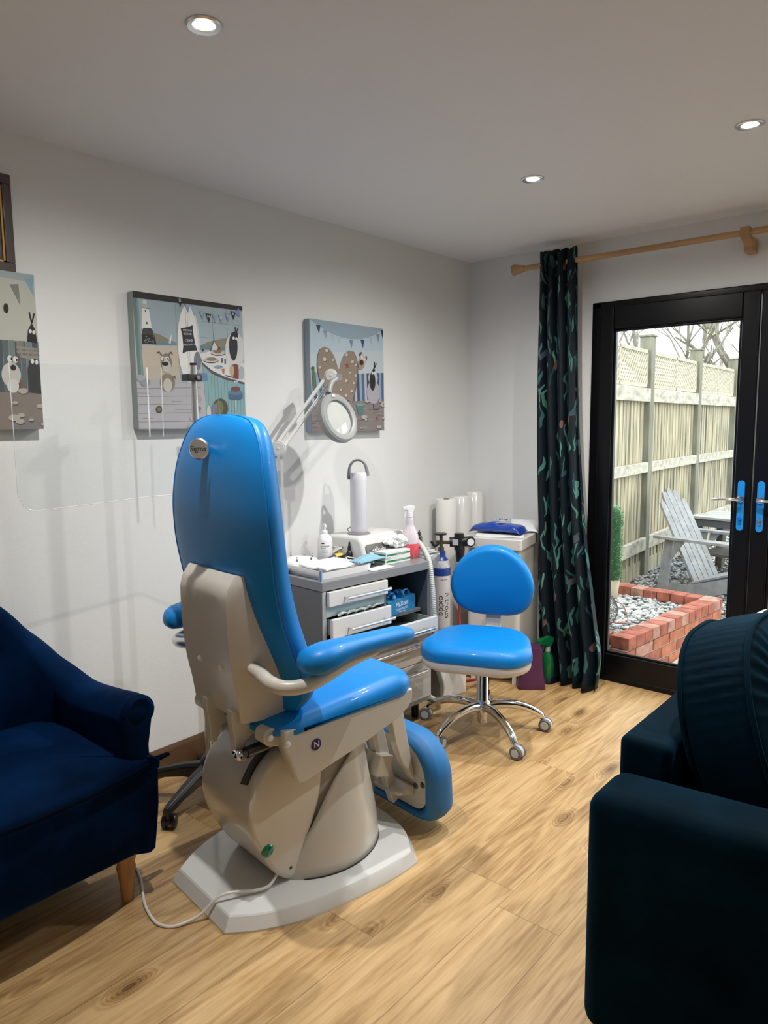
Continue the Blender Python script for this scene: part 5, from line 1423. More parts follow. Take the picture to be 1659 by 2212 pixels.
# sheep-like bird figure at the counter
A.ell((152, 152, 150), 1440, 690, 140, 230); A.ell((28, 29, 33), 1418, 640, 62, 185); A.ell((24, 25, 28), 1450, 500, 42, 50); A.line((22, 22, 25), [(1458, 470), (1450, 395)], 16); A.line((22, 22, 25), [(1462, 470), (1492, 408)], 16); A.ell((160, 160, 158), 1424, 535, 18, 20); A.ell((160, 160, 158), 1464, 542, 18, 20)
A.ell((30, 30, 32), 1200, 735, 100, 26); A.ell((140, 138, 132), 1200, 725, 98, 26); A.ell((100, 80, 52), 1195, 700, 60, 32); A.ell((88, 54, 40), 1200, 668, 34, 22)
A.ell((30, 30, 32), 1100, 822, 105, 34); A.ell((140, 140, 136), 1100, 812, 105, 34); A.ell((96, 92, 76), 1105, 805, 70, 24)
A.poly((150, 150, 148), [(1095, 690), (1150, 565), (1200, 650), (1180, 690)]); A.line((40, 40, 40), [(1095, 700), (1145, 568), (1205, 660)], 8); A.line((40, 40, 40), [(1145, 568), (1145, 480)], 5)
A.poly((30, 28, 28), [(975, 675), (1008, 678), (992, 715)]); A.ell((92, 112, 118), 1200, 905, 62, 22); A.poly((128, 84, 50), [(1245, 930), (1285, 925), (1280, 990), (1258, 985)])
A.poly((80, 66, 54), [(1300, 1005), (1500, 1055), (1490, 1065), (1290, 1020)]); A.poly((88, 46, 38), [(1380, 880), (1440, 865), (1490, 880), (1490, 1060), (1410, 1040)]); A.ell((138, 122, 92), 1392, 950, 32, 72)
A.ell((118, 130, 134), 1530, 980, 40, 90); A.poly((60, 60, 62), [(1240, 790), (1262, 788), (1262, 850), (1242, 850)]); A.poly((60, 60, 62), [(1285, 800), (1308, 800), (1306, 866), (1288, 866)])
A.line((160, 160, 158), [(1435, 1330), (1440, 1600)], 8); A.poly((52, 72, 92), [(1338, 1240), (1545, 1240), (1545, 1310), (1500, 1332), (1380, 1332), (1338, 1310)]); A.ell((66, 88, 110), 1440, 1235, 104, 34); A.ell((84, 48, 52), 1440, 1190, 70, 35); A.ell((150, 150, 150), 1430, 1095, 12, 14); A.ell((150, 150, 150), 1462, 1095, 12, 14)
A.ell((52, 56, 44), 1215, 1440, 110, 130); A.ell((78, 82, 58), 1200, 1430, 60, 90); A.line((100, 104, 76), [(1185, 1315), (1215, 1560)], 6)
A.ell((84, 88, 98), 1110, 1480, 52, 110, 0.4); A.ell((140, 140, 138), 1050, 1490, 30, 90); A.ell((112, 112, 116), 910, 1320, 45, 40); A.ell((92, 92, 98), 895, 1440, 52, 42); A.ell((140, 136, 134), 840, 1570, 48, 32); A.ell((20, 20, 20), 832, 1560, 10, 10)
A.ell((58, 52, 44), 400, 1450, 42, 44); A.ell((88, 84, 72), 402, 1448, 24, 26)
A.ell((118, 120, 124), 200, 1055, 65, 45, 0.3); A.ell((104, 106, 110), 250, 1110, 60, 45, -0.3)
A.poly((30, 27, 25), [(100, -80), (1600, 110), (1600, 190), (1500, 180), (160, 45), (100, 60)])
fl = [((26, 27, 31), 708, 82, 'B'), ((92, 104, 138), 802, 155, 'E'), ((118, 132, 140), 890, 200, ''), ((88, 110, 128), 992, 245, 'C'), ((22, 24, 28), 1075, 275, 'H'), ((104, 120, 138), 1165, 290, ''), ((108, 122, 132), 1250, 290, 'B'), ((92, 110, 128), 1340, 265, 'A'), ((22, 24, 28), 1420, 240, 'R')]
fl[-1] = ((22, 24, 28), 1420, 240, 'A'); fl[-2] = ((92, 110, 128), 1340, 265, 'A')
for c, x, y, ch in fl:
    A.poly(c, [(x - 38, y - 50), (x + 38, y - 42), (x + 6, y + 68)])
    if ch: A.text((158, 160, 160), ch, x, y - 12, 0.018)
A.poly((92, 104, 138), [(1440, 215), (1505, 150), (1520, 260), (1500, 262)])
A.finish('canvas of a beach cafe with lighthouse and surfboard, above the tall blue backrest', (112, 118, 118))
# right canvas: sand heart
A = Art(-1.392, -0.862, 1.402, 1.929, qmap(245, 165, 1492, 1478, 130, 322, 2052, 2062))
A.poly((126, 140, 148), [(100, 60), (1600, 300), (1600, 2100), (100, 2100)])
A.poly((134, 142, 146), [(100, 700), (1600, 700), (1600, 1200), (100, 1200)])
arc = [(250, 150), (350, 235), (460, 320), (600, 400), (760, 462), (900, 488), (1050, 492), (1200, 470), (1330, 425), (1430, 370), (1492, 322)]
A.poly((104, 118, 128), arc + [(1492, 280), (250, 80)])
A.line((128, 140, 148), arc, 6)
for c, x, y in (((30, 42, 68), 375, 240), ((100, 106, 122), 480, 330), ((122, 134, 142), 590, 400), ((122, 134, 142), 700, 445), ((84, 98, 108), 905, 495), ((36, 42, 78), 1105, 495), ((118, 130, 138), 1260, 460), ((92, 98, 112), 1390, 410), ((24, 30, 52), 1475, 345)):
    A.poly(c, [(x - 36, y), (x + 34, y + 4), (x + 6, y + 150)])
for i in range(30):
    c = ((54, 68, 92), (124, 128, 138), (40, 52, 72), (96, 116, 132))[i % 4]
    xx = 150 + i * 46
    A.poly(c, [(xx, 1040 + 30 * (xx > 900)), (xx + 44, 1040 + 30 * (xx > 900)), (xx + 44, 1560), (xx, 1560)])
A.poly((92, 86, 84), [(100, 1545), (1600, 1545), (1600, 2100), (100, 2100)])
for i in range(40):
    random.seed(100 + i); xx, yy = 180 + random.random() * 1280, 1600 + random.random() * 440
    A.ell((76, 70, 70) if i % 2 else (106, 100, 98), xx, yy, 70, 8, n=12)
heart = [(880, 1560), (760, 1500), (560, 1420), (420, 1300), (335, 1120), (318, 920), (335, 760), (380, 640), (450, 606), (530, 640), (600, 760), (640, 900), (668, 1010), (690, 960), (715, 860), (770, 740), (850, 680), (930, 690), (980, 800), (1000, 960), (985, 1150), (940, 1350)]
A.poly((58, 50, 44), [(x + (12 if x > 650 else -10), y + 8) for x, y in heart])
A.poly((98, 88, 78), heart)
for x, y, r in ((485, 672, 30), (440, 820, 34), (580, 835, 20), (360, 955, 24), (545, 1010, 28), (815, 750, 26), (912, 870, 26), (970, 925, 22), (860, 1050, 18), (710, 1110, 20), (958, 1105, 22), (790, 1190, 28), (918, 1232, 22), (878, 1370, 26), (775, 1440, 28), (690, 1340, 20)):
    A.ell((52, 46, 42), x + 5, y + 8, r, r * 1.1, n=14); A.ell((140, 134, 124), x, y, r * 0.9, r, n=14)
for k in range(5):
    a = R(90 + 72 * k); A.poly((98, 44, 46), [(815 + 14 * math.cos(a + 1.57), 930 - 14 * math.sin(a + 1.57)), (815 + 60 * math.cos(a), 930 - 85 * math.sin(a)), (815 - 14 * math.cos(a + 1.57), 930 + 14 * math.sin(a + 1.57))])
A.ell((110, 98, 82), 1075, 890, 60, 120, 0.2); A.ell((128, 120, 108), 1100, 840, 60, 70); A.ell((20, 17, 16), 1070, 885, 38, 46); A.ell((155, 152, 148), 1082, 800, 20, 24); A.ell((155, 152, 148), 1122, 830, 20, 24); A.ell((60, 50, 42), 1055, 740, 18, 40, 0.6); A.ell((60, 50, 42), 1160, 810, 14, 40)
A.ell((120, 118, 126), 1275, 1400, 125, 200); A.ell((132, 132, 138), 1275, 1150, 90, 110); A.ell((16, 16, 18), 1262, 1210, 56, 160); A.poly((16, 16, 18), [(1250, 1060), (1302, 960), (1322, 1060)]); A.line((14, 14, 15), [(1305, 980), (1308, 880)], 16); A.line((14, 14, 15), [(1310, 980), (1345, 905)], 16); A.ell((155, 155, 155), 1266, 1068, 16, 28); A.ell((155, 155, 155), 1304, 1068, 16, 28); A.line((40, 36, 34), [(1275, 1580), (1275, 1690), (1375, 1700)], 12)
A.poly((60, 84, 84), [(945, 1600), (1090, 1600), (1070, 1775), (985, 1785)]); A.ell((84, 112, 110), 1018, 1602, 72, 20)
for x, y, r in ((1150, 1550, 42), (1400, 1560, 30), (1450, 1590, 32), (1430, 1625, 34), (1455, 1645, 22), (1090, 1820, 60), (1120, 1870, 24), (1370, 2000, 52), (1470, 1850, 38), (390, 1510, 46), (1025, 2010, 24)):
    A.ell((50, 48, 48), x + 6, y + 10, r, r * 0.6, n=16); A.ell((124, 120, 118), x, y, r, r * 0.6, n=16)
A.ell((100, 70, 60), 1355, 1830, 26, 60, 0.2); A.poly((60, 80, 56), [(225, 960), (265, 960), (270, 1450), (225, 1450)]); A.ell((48, 60, 44), 245, 965, 24, 30)
A.finish('canvas of a pebbled sand heart with pale blue bunting, behind the round magnifier', (110, 122, 130))
# left canvas, mostly outside the picture
A = Art(-3.175, -2.662, 1.430, 1.943, qmap(-2800, -2800, 590, 726, -450, -385, 2115, 2120))
A.poly((132, 134, 126), [(-3000, -700), (900, -700), (900, 2300), (-3000, 2300)])
A.poly((112, 122, 122), [(-3000, -700), (900, -700), (900, -250), (-3000, -500)])
A.poly((84, 86, 82), [(60, -190), (250, -210), (280, 130)]); 
for k in range(4): A.line((110, 112, 108), [(95 + 40 * k, -188), (255 + 7 * k, 60)], 4)
A.poly((96, 116, 130), [(370, -300), (560, -360), (580, -30)])
A.poly((92, 84, 78), [(-3000, 1500), (900, 1520), (900, 2300), (-3000, 2300)])
for i in range(10):
    A.poly(((62, 72, 74), (80, 90, 92), (50, 58, 60))[i % 3], [(-500 + 125 * i, 690 + 8 * (i % 2)), (-380 + 125 * i, 690), (-375 + 125 * i, 1520), (-495 + 125 * i, 1520)])
A.ell((20, 20, 20), -30, 190, 55, 80); A.poly((18, 18, 18), [(395, 700), (430, 500), (515, 385), (590, 500), (630, 710)]); A.line((14, 14, 14), [(515, 390), (465, 220)], 34); A.line((14, 14, 14), [(520, 390), (575, 235)], 34)
A.ell((158, 156, 150), 478, 525, 34, 34); A.ell((158, 156, 150), 556, 538, 34, 34)
A.poly((102, 98, 92), [(165, 770), (640, 795), (640, 970), (470, 975), (240, 955), (165, 880)]); A.poly((90, 88, 84), [(165, 695), (310, 695), (315, 775), (165, 770)])
A.text((46, 44, 42), 'NO BALL GAMES', 405, 835, 0.0105); A.text((46, 44, 42), 'ON THE BEACH', 405, 905, 0.0110)
A.poly((30, 31, 32), [(400, 1520), (390, 1150), (440, 1000), (560, 960), (670, 1000), (720, 1540)]); A.ell((158, 156, 150), 507, 1010, 38, 40); A.ell((158, 156, 150), 602, 1022, 34, 42)
A.ell((140, 138, 134), 30, 1240, 210, 200); A.ell((66, 62, 58), 190, 980, 60, 80); A.ell((150, 150, 146), 60, 1420, 130, 110); A.ell((156, 155, 150), 10, 985, 55, 55); A.ell((156, 155, 150), 130, 995, 55, 55); A.ell((12, 12, 12), 45, 985, 18, 24); A.ell((12, 12, 12), 160, 1000, 18, 24); A.ell((14, 14, 14), 78, 1125, 62, 48); A.poly((90, 56, 42), [(205, 1330), (290, 1330), (280, 1450), (225, 1450)])
for x, y, r in ((275, 1495, 110), (90, 1690, 65), (660, 1740, 90), (220, 1890, 80), (60, 1930, 130), (190, 1990, 100), (440, 1965, 60), (720, 2040, 60)):
    A.ell((50, 46, 42), x + 14, y + 16, r, r * 0.42, n=18); A.ell((126, 122, 112), x, y, r, r * 0.42, n=18)
A.finish('canvas with white dog and wooden beach sign, directly below the dark framed picture', (118, 124, 122))
# framed picture above it
fp = thing('framed_picture', 'dark brown framed picture with thin gold inner line at the top left edge', 'picture', (0, -2.92, 1.945))
M_fr = mat('dark_brown_frame', (0.055, 0.038, 0.035), 0.35, coat=0.3); M_gold = mat('gold_line', (0.45, 0.27, 0.08), 0.3, 0.7)
b = B(); H_, W_ = 0.31, 0.42
for (a, c, d, e) in ((-W_ / 2, W_ / 2, 0, 0.030), (-W_ / 2, W_ / 2, H_ - 0.030, H_), (-W_ / 2, -W_ / 2 + 0.03, 0.03, H_ - 0.03), (W_ / 2 - 0.03, W_ / 2, 0.03, H_ - 0.03)):
    b.b2(0.0, 0.022, a, c, d, e)
obj('frame', b, M_fr, fp, bevel=0.003)
b = B()
for (a, c, d, e) in ((-W_ / 2 + 0.03, W_ / 2 - 0.03, 0.030, 0.036), (-W_ / 2 + 0.03, W_ / 2 - 0.03, H_ - 0.036, H_ - 0.030), (-W_ / 2 + 0.03, -W_ / 2 + 0.036, 0.03, H_ - 0.03), (W_ / 2 - 0.036, W_ / 2 - 0.03, 0.03, H_ - 0.03)):
    b.b2(0.0, 0.017, a, c, d, e)
obj('gold_slip', b, M_gold, fp)
obj('picture_panel', B().b2(0, 0.010, -W_ / 2 + 0.03, W_ / 2 - 0.03, 0.03, H_ - 0.03), mat('dark_brown_picture', (0.085, 0.065, 0.06), 0.25, coat=0.8, var=0.3, vscale=20), fp)

# ------------------------------------------------------------------ clear hygiene screen on a black castor base, behind the treatment chair
ss = thing('hygiene_screen', 'clear plastic screen on a steel pole with black castor base, behind the treatment chair', 'screen stand', (0.285, -2.215, 0))
for k in range(5):
    a = R(-70 + 72 * k); d = Vector((math.cos(a), math.sin(a), 0))
    rr = 0.262
    lo = []
    for q, h0, h1, wd in ((0.02, 0.075, 0.140, 0.026), (0.10, 0.085, 0.132, 0.022), (0.19, 0.078, 0.112, 0.018), (rr - 0.005, 0.062, 0.094, 0.016), (rr + 0.015, 0.062, 0.086, 0.012)):
        nrm = Vector((-d.y, d.x, 0))
        lo.append([d * q + nrm * wd + Vector((0, 0, h0)), d * q + nrm * wd + Vector((0, 0, h1 - 0.012)), d * q + nrm * (wd * 0.5) + Vector((0, 0, h1)), d * q - nrm * (wd * 0.5) + Vector((0, 0, h1)), d * q - nrm * wd + Vector((0, 0, h1 - 0.012)), d * q - nrm * wd + Vector((0, 0, h0))])
    obj('leg', B().loft(lo), M_black, ss, bevel=0.003)
    caster(ss, d.x * rr, d.y * rr, a + R(120 if k == 2 or k == 3 else 200), M_black, M_black, 0.026)
obj('hub', B().lathe([(0, 0.07), (0.036, 0.07), (0.040, 0.08), (0.034, 0.15), (0.022, 0.165), (0, 0.165)], n=28), M_black, ss)
obj('pole', B().cyl((0, 0, 0.15), (0, 0, 1.655), 0.0125, n=20), M_alu, ss)
obj('pole_cap', B().cyl((0, 0, 1.655), (0, 0, 1.663), 0.0135, n=20), M_black, ss)
cl = obj('clamp', B().b2(-0.022, 0.022, -0.040, 0.020, 1.598, 1.622), M_black, ss, bevel=0.003)
obj('clamp_bolt', B().cyl((0.015, 0, 1.61), (0.030, 0, 1.61), 0.008, n=16), M_chrome, cl)
# acrylic sheet, gently bent, rounded lower corner
def sheetpt(u, v):   # u along -y from the clamp, v from top
    y = -0.035 - u
    x = 0.018 + (0.05 * math.cos(min(1, u / 0.14) * math.pi / 2) if u < 0.14 else 0.0) - 0.05 * (1 if u < 0.14 else 1) + 0.03 * u
    return x, y
NU, NV = 40, 16
b = B(); fr = []
def vlim(u):
    bot = 0.455
    if u > 0.55: 
        q = (u - 0.55) / 0.06; bot -= 0.06 * (1 - math.sqrt(max(0, 1 - q * q)))
    return bot
front = [[], []]
lo = []
for i in range(NU + 1):
    u = 0.0 + 0.61 * i / NU
    x, y = sheetpt(u, 0)
    zt = 1.648 - 0.03 * u; zb = zt - vlim(u)
    lo.append([Vector((x + 0.0018, y, zt)), Vector((x + 0.0018, y, zb)), Vector((x - 0.0018, y, zb)), Vector((x - 0.0018, y, zt))])
pn = obj('clear_panel', B().loft(lo), M_acrylic, ss, ang=40)
M_edge_glint = mat('acrylic_edge_glint', (0.75, 0.78, 0.78), 0.2, coat=0.5)
ed = [Vector(((l[0].x + l[2].x) / 2, l[0].y, l[1].z)) for l in lo]
edg = [Vector((ed[-1].x, ed[-1].y, lo[-1][0].z))] + ed[::-1]
obj('panel_edge', B().tube(edg, 0.0011, 6), M_edge_glint, pn)
xx_, yy_ = sheetpt(0.14, 0)
obj('bend_reflection', B().tube([(xx_ + 0.001, yy_, 1.64), (xx_ + 0.001, yy_, 1.40)], 0.0022, 6).tube([(xx_ + 0.02, yy_ + 0.045, 1.64), (xx_ + 0.016, yy_ + 0.045, 1.40)], 0.0014, 6), M_edge_glint, pn)  # pale strips paint in the reflections along the bend of the sheet
# ------------------------------------------------------------------ garden outside the glazed door
GZ = -0.12
M_fence = mat('weathered_fence_timber', (0.38, 0.34, 0.235), 0.85, var=0.6, vscale=5, stretch=(4, 4, 0.35), bump=0.4, bscale=60)
M_rail = mat('weathered_rail', (0.45, 0.42, 0.34), 0.85, var=0.35, vscale=6, stretch=(1.5, 0.5, 3))
M_post = mat('grey_green_post', (0.19, 0.185, 0.135), 0.85, var=0.35, vscale=6, stretch=(3, 3, 0.4))
M_trel = mat('pale_trellis', (0.46, 0.42, 0.32), 0.85, var=0.2, vscale=12)
M_slab = mat('sandstone_slab', (0.46, 0.43, 0.35), 0.8, var=0.2, vscale=5, bump=0.3, bscale=40)
M_soil = mat('dark_grit', (0.10, 0.10, 0.095), 0.95, var=0.4, vscale=60)
struct('ground', B().b2(-8, 12, 0.2, 16, GZ - 0.2, GZ - 0.012), M_soil)
# paving slabs right of the planter
k = 0
b = B()
for i in range(5):
    for j in range(3):
        x0 = 1.0 + i * 0.46 if False else 1.02 + i * 0.46
        b.b2(x0, x0 + 0.45, 0.205 + j * 0.46, 0.205 + j * 0.46 + 0.45, GZ - 0.03, GZ + 0.02)
b.b2(0.3, 1.01, 0.205, 0.60, GZ - 0.03, GZ + 0.015)
struct('paving', b, M_slab, bevel=0.004)
struct('trim_2', B().b2(DX0, DX1, 0.09, 0.20, -0.10, 0.0), M_slab)
# gravel, too many stones to count
def gravel(name, label, rects, z, n, r, seed, holes=()):
    random.seed(seed)
    base = bmesh.new(); bmesh.ops.create_icosphere(base, subdivisions=1, radius=1.0)
    bv = [v.co.copy() for v in base.verts]; bf = [[v.index for v in f.verts] for f in base.faces]; base.free()
    V, F, MI = [], [], []
    areas = [(x1 - x0) * (y1 - y0) for x0, x1, y0, y1 in rects]; tot = sum(areas)
    for (x0, x1, y0, y1), ar in zip(rects, areas):
        for i in range(int(n * ar / tot)):
            x = random.uniform(x0, x1); y = random.uniform(y0, y1)
            if holes and x > 0.845 + 0.094 * (y - 0.24): x = random.uniform(x0, 0.84)
            s = r * random.uniform(0.65, 1.35)
            M = Matrix.Rotation(random.uniform(0, 6.28), 3, 'Z') @ Matrix.Rotation(random.uniform(-0.4, 0.4), 3, 'X') @ Matrix.Diagonal((s * random.uniform(0.9, 1.5), s * random.uniform(0.6, 0.9), s * random.uniform(0.4, 0.7)))
            o = len(V); c = Vector((x, y, z + random.uniform(0, r * 0.5)))
            for q in bv: V.append((M @ (q * random.uniform(0.85, 1.12))) + c)
            for f in bf: F.append([o + a for a in f])
            MI += [random.choice((0, 0, 0, 1, 1, 2))] * len(bf)
    me = bpy.data.meshes.new(name); me.from_pydata([tuple(v) for v in V], [], F)
    for cc, nm in (((0.44, 0.44, 0.43), 'pale_stone'), ((0.18, 0.18, 0.175), 'mid_stone'), ((0.62, 0.61, 0.58), 'white_stone')): me.materials.append(mat(nm, cc, 0.8))
    me.polygons.foreach_set('material_index', MI)
    me.polygons.foreach_set('use_smooth', [True] * len(F))
    o = bpy.data.objects.new(name, me); COL.objects.link(o)
    return tag(o, label, 'gravel', kind='stuff')
gravel('gravel', 'grey and white slate gravel on the ground around the garden chair', [(-0.5, 0.9, 1.72, 4.4), (0.9, 2.4, 1.6, 4.4), (-0.3, 1.5, 4.4, 7.5)], GZ, 8600, 0.019, 1)
gravel('gravel', 'grey and white slate gravel filling the brick planter', [(0.0, 0.97, 0.32, 1.54)], 0.105, 2400, 0.017, 2, True)
# brick planter wall
def brick_mat():
    m = mat('red_brick', (0.31, 0.09, 0.055), 0.85, var=0.35, vscale=14, bump=0.4, bscale=90)
    return m
M_br = [brick_mat(), mat('orange_brick', (0.40, 0.13, 0.065), 0.85, var=0.3, vscale=14, bump=0.4, bscale=90), mat('pale_brick', (0.38, 0.19, 0.145), 0.85, var=0.35, vscale=18, bump=0.4, bscale=90)]
M_mortar = mat('mortar', (0.42, 0.38, 0.33), 0.95)
pl = thing('brick_planter', 'low red brick raised planter filled with gravel just outside the glazed door', 'planter', (1.0, 0.9, GZ))
PL = Vector((1.0, 0.9, GZ))
b = B(); mr = B(); random.seed(4)
P0 = Vector((0.955, 0.24, 0)); P1 = Vector((1.085, 1.62, 0))
def wall_run(p0, p1, th, z0, courses, inner):
    d = (p1 - p0); Ln = d.length; d.normalize(); nrm = Vector((d.y, -d.x, 0))
    ang = math.atan2(d.y, d.x)
    ch, bl, mt = 0.075, 0.225, 0.010
    for c in range(courses - 1):
        off = 0 if c % 2 else bl / 2
        q = -off
        while q < Ln:
            a, e = max(0, q), min(Ln, q + bl - mt)
            if e - a > 0.03:
                ctr = p0 + d * ((a + e) / 2) - nrm * (th / 2 + 0.002 * random.random())
                b.box((ctr.x - PL.x, ctr.y - PL.y, z0 - PL.z + c * ch + (ch - mt) / 2), (e - a, th, ch - mt), rot=(0, 0, ang), mi=random.choice((0, 0, 1, 2)))
            q += bl
    zt = z0 + (courses - 1) * ch
    ctr = p0 + d * Ln / 2 - nrm * (th / 2 + 0.003)
    mr.box((ctr.x - PL.x, ctr.y - PL.y, (z0 + zt) / 2 - PL.z - 0.003), (Ln - 0.008, th - 0.012, zt - z0 - 0.002), rot=(0, 0, ang))
    q = 0.0                              # brick-on-edge capping
    while q < Ln - 0.02:
        e = min(Ln, q + 0.103)
        ctr = p0 + d * ((q + e) / 2) - nrm * (th / 2)
        b.box((ctr.x - PL.x, ctr.y - PL.y, zt - PL.z + 0.037 + random.uniform(-0.002, 0.002)), (e - q - 0.006, th + 0.012, 0.072), rot=(0, 0, ang + random.uniform(-0.01, 0.01)), mi=random.choice((0, 0, 2)))
        q = e
wall_run(P0, P1, 0.105, GZ + 0.0, 4, True)
wall_run(P1 + Vector((-0.02, 0.0, 0)), Vector((-0.15, 1.70, 0)), 0.105, GZ, 4, True)
wall_run(Vector((-0.10, 0.24, 0)), P0 + Vector((-0.11, 0, 0)), 0.105, GZ, 4, True)
pk = obj('brickwork', b, M_br, pl, bevel=0.004)
obj('mortar', mr, M_mortar, pl)
obj('soil_bed', B().prism([(-1.02, -0.62), (-0.17, -0.62), (-0.035, 0.66), (-1.02, 0.66)], 'z', 0.0, 0.215), M_soil, pl)
# box-ball column in a pot
tp = thing('potted_topiary', 'clipped green column plant in a pale wooden pot standing in the planter', 'potted plant', (0.352, 1.40, 0.105))
obj('pot', B().lathe([(0, 0.0), (0.045, 0.0), (0.048, 0.004), (0.064, 0.150), (0.062, 0.154), (0.058, 0.150), (0.05, 0.13), (0, 0.13)], n=28), mat('pale_wood_pot', (0.50, 0.43, 0.31), 0.8, var=0.15, vscale=14, stretch=(3, 3, 0.4)), tp)
b = B(); random.seed(9)
b.lathe([(0, 0.13), (0.050, 0.14), (0.060, 0.18), (0.060, 0.62), (0.050, 0.67), (0.03, 0.69), (0, 0.70)], n=20, mi=0)
for i in range(2600):
    z = random.uniform(0.145, 0.705); a = random.uniform(0, 6.283)
    rr = 0.066 * (1 if z < 0.64 else math.sqrt(max(0.05, 1 - ((z - 0.64) / 0.075) ** 2)))
    rr *= random.uniform(0.92, 1.12)
    c = Vector((rr * math.cos(a), rr * math.sin(a), z)); s = random.uniform(0.006, 0.011)
    o = Vector((math.cos(a), math.sin(a), random.uniform(-0.2, 0.9))).normalized(); t_ = Vector((-math.sin(a), math.cos(a), random.uniform(-1, 1))).normalized()
    vs = [b.bm.verts.new(c - t_ * s * 0.5), b.bm.verts.new(c + o * s * 0.7 - t_ * s * 0.1), b.bm.verts.new(c + o * s * 1.3 + t_ * s * 0.3), b.bm.verts.new(c + t_ * s * 0.6)]
    b.bm.faces.new(vs).material_index = 1 + (i % 2)
obj('foliage', b, [mat('dark_leaf', (0.02, 0.07, 0.02), 0.8), mat('green_leaf', (0.06, 0.26, 0.06), 0.6), mat('light_green_leaf', (0.16, 0.42, 0.16), 0.6)], tp, smooth=False)
# wire lantern
M_wire = mat('bronze_wire', (0.12, 0.08, 0.06), 0.5, 0.4)
wl = thing('wire_lantern', 'round wire garden lantern with a looped handle in the planter corner', 'lantern', (0.640, 0.545, 0.118))
b = B()
for k in range(22):
    a = math.pi * k / 22
    b.tube([Vector((0.115 * math.sin(q) * math.cos(a), 0.115 * math.sin(q) * math.sin(a), 0.125 - 0.118 * math.cos(q))) for q in [2 * math.pi * i / 36 for i in range(36)]], 0.0013, 5, closed=True)
b.tube([Vector((0.115 * math.cos(q), 0.115 * math.sin(q), 0.125)) for q in [2 * math.pi * i / 36 for i in range(36)]], 0.0022, 6, closed=True)
obj('wire_globe', b, mat('pale_wire', (0.10, 0.09, 0.085), 0.5, 0.3), wl)
hp = [(0.10, 0.02, 0.19), (0.16, 0.0, 0.17), (0.215, -0.06, 0.10), (0.205, -0.12, 0.095), (0.14, -0.15, 0.10), (0.03, -0.12, 0.14)]
obj('handle', B().tube(hp, 0.0035, 8, smooth=6), mat('copper_wire', (0.30, 0.12, 0.07), 0.4, 0.5), wl)
# fence posts and panels
PA = [(-0.05, 1.58), (-0.20, 3.42), (-0.305, 5.22), (-0.37, 6.98), (-0.44, 8.8)]
plab = ['grey fence post hidden behind the curtain side of the garden', 'tall grey capped fence post behind the planter, nearest of the three in view', 'grey capped fence post behind the garden chair, second of the three in view', 'grey fence post seen at the right edge of the door glass', 'grey fence post farthest along the garden fence']
for i, (x, y) in enumerate(PA):
    t = thing('fence_post', plab[i], 'fence post', (x, y, GZ), R(3), 'garden fence posts')
    b = B(); b.b2(-0.06, 0.06, -0.06, 0.06, 0, 2.375)
    obj('post', b, M_post, t, bevel=0.005)
    b = B(); b.b2(-0.072, 0.072, -0.072, 0.072, 2.375, 2.395)
    obj('post_cap', b, M_post, t, bevel=0.004)
pnl = ['fence panel left of the nearest grey post', 'fence panel between the nearest and second grey posts', 'fence panel between the second and third grey posts', 'farthest fence panel, beyond the third grey post']
for i in range(4):
    (x0, y0), (x1, y1) = PA[i], PA[i + 1]
    L_ = math.hypot(x1 - x0, y1 - y0) - 0.11; an = math.atan2(y1 - y0, x1 - x0)
    cx, cyy = (x0 + x1) / 2, (y0 + y1) / 2
    t = thing('trellis_fence', 'weathered board ' + pnl[i] + ', topped with trellis', 'fence', (cx, cyy, GZ), an, 'garden fence panels')
    b = B(); q = -L_ / 2 + 0.03; random.seed(20 + i)
    while q < L_ / 2 - 0.05:
        b.box((q + 0.055, random.uniform(-0.003, 0.003), 0.95 + 0.02), (0.122, 0.014, 1.62), rot=(0, 0, R(5)))
        q += 0.105
    obj('boards', b, M_fence, t)
    for z0, z1 in ((1.745, 1.875), (1.055, 1.155), (0.275, 0.40)):
        obj('rail', B().b2(-L_ / 2, L_ / 2, -0.062, -0.016, z0, z1), M_rail, t, bevel=0.004)
    obj('gravel_board', B().b2(-L_ / 2, L_ / 2, -0.02, 0.02, 0, 0.16), M_fence, t, bevel=0.003)
    b = B(); z0, z1 = 1.885, 2.245
    b.b2(-L_ / 2, L_ / 2, -0.030, 0.0, z0, z0 + 0.035).b2(-L_ / 2, L_ / 2, -0.030, 0.0, z1 - 0.035, z1)
    b.b2(-L_ / 2, -L_ / 2 + 0.035, -0.03, 0, z0, z1).b2(L_ / 2 - 0.035, L_ / 2, -0.03, 0, z0, z1)
    xm = L_ / 2 - 0.62 if i == 1 else 0.0
    b.b2(0.0, 0.03, -0.03, 0, z0, z1)
    obj('trellis_frame', b, M_trel, t, bevel=0.002)
    b = B(); h = z1 - z0 - 0.07; s = 0.066
    for sgn, yo in ((1, -0.022), (-1, -0.010)):
        q = -L_ / 2 - h
        while q < L_ / 2 + h:
            a0, a1 = (q, q + h) if sgn > 0 else (q + h, q)
            def clip(pa, pb):
                (xa, za), (xb, zb) = pa, pb
                lo_, hi_ = -L_ / 2 + 0.02, L_ / 2 - 0.02
                pts = []
                for lim in (lo_, hi_):
                    pass
                ta, tb = 0.0, 1.0; dx = xb - xa
                for lim, sg in ((lo_, 1), (hi_, -1)):
                    if sg * dx > 0: ta = max(ta, (lim - xa) / dx)
                    else: tb = min(tb, (lim - xa) / dx)
                if ta >= tb: return None
                return (xa + dx * ta, za + (zb - za) * ta), (xa + dx * tb, za + (zb - za) * tb)
            r_ = clip((a0, z0 + 0.035), (a1, z1 - 0.035))
            if r_:
                (xa, za), (xb, zb) = r_
                if abs(xb - xa) > 0.01:
                    b.tube([(xa, yo, za), (xb, yo, zb)], 0.0075, 4)
            q += s
    obj('trellis', b, M_trel, t)
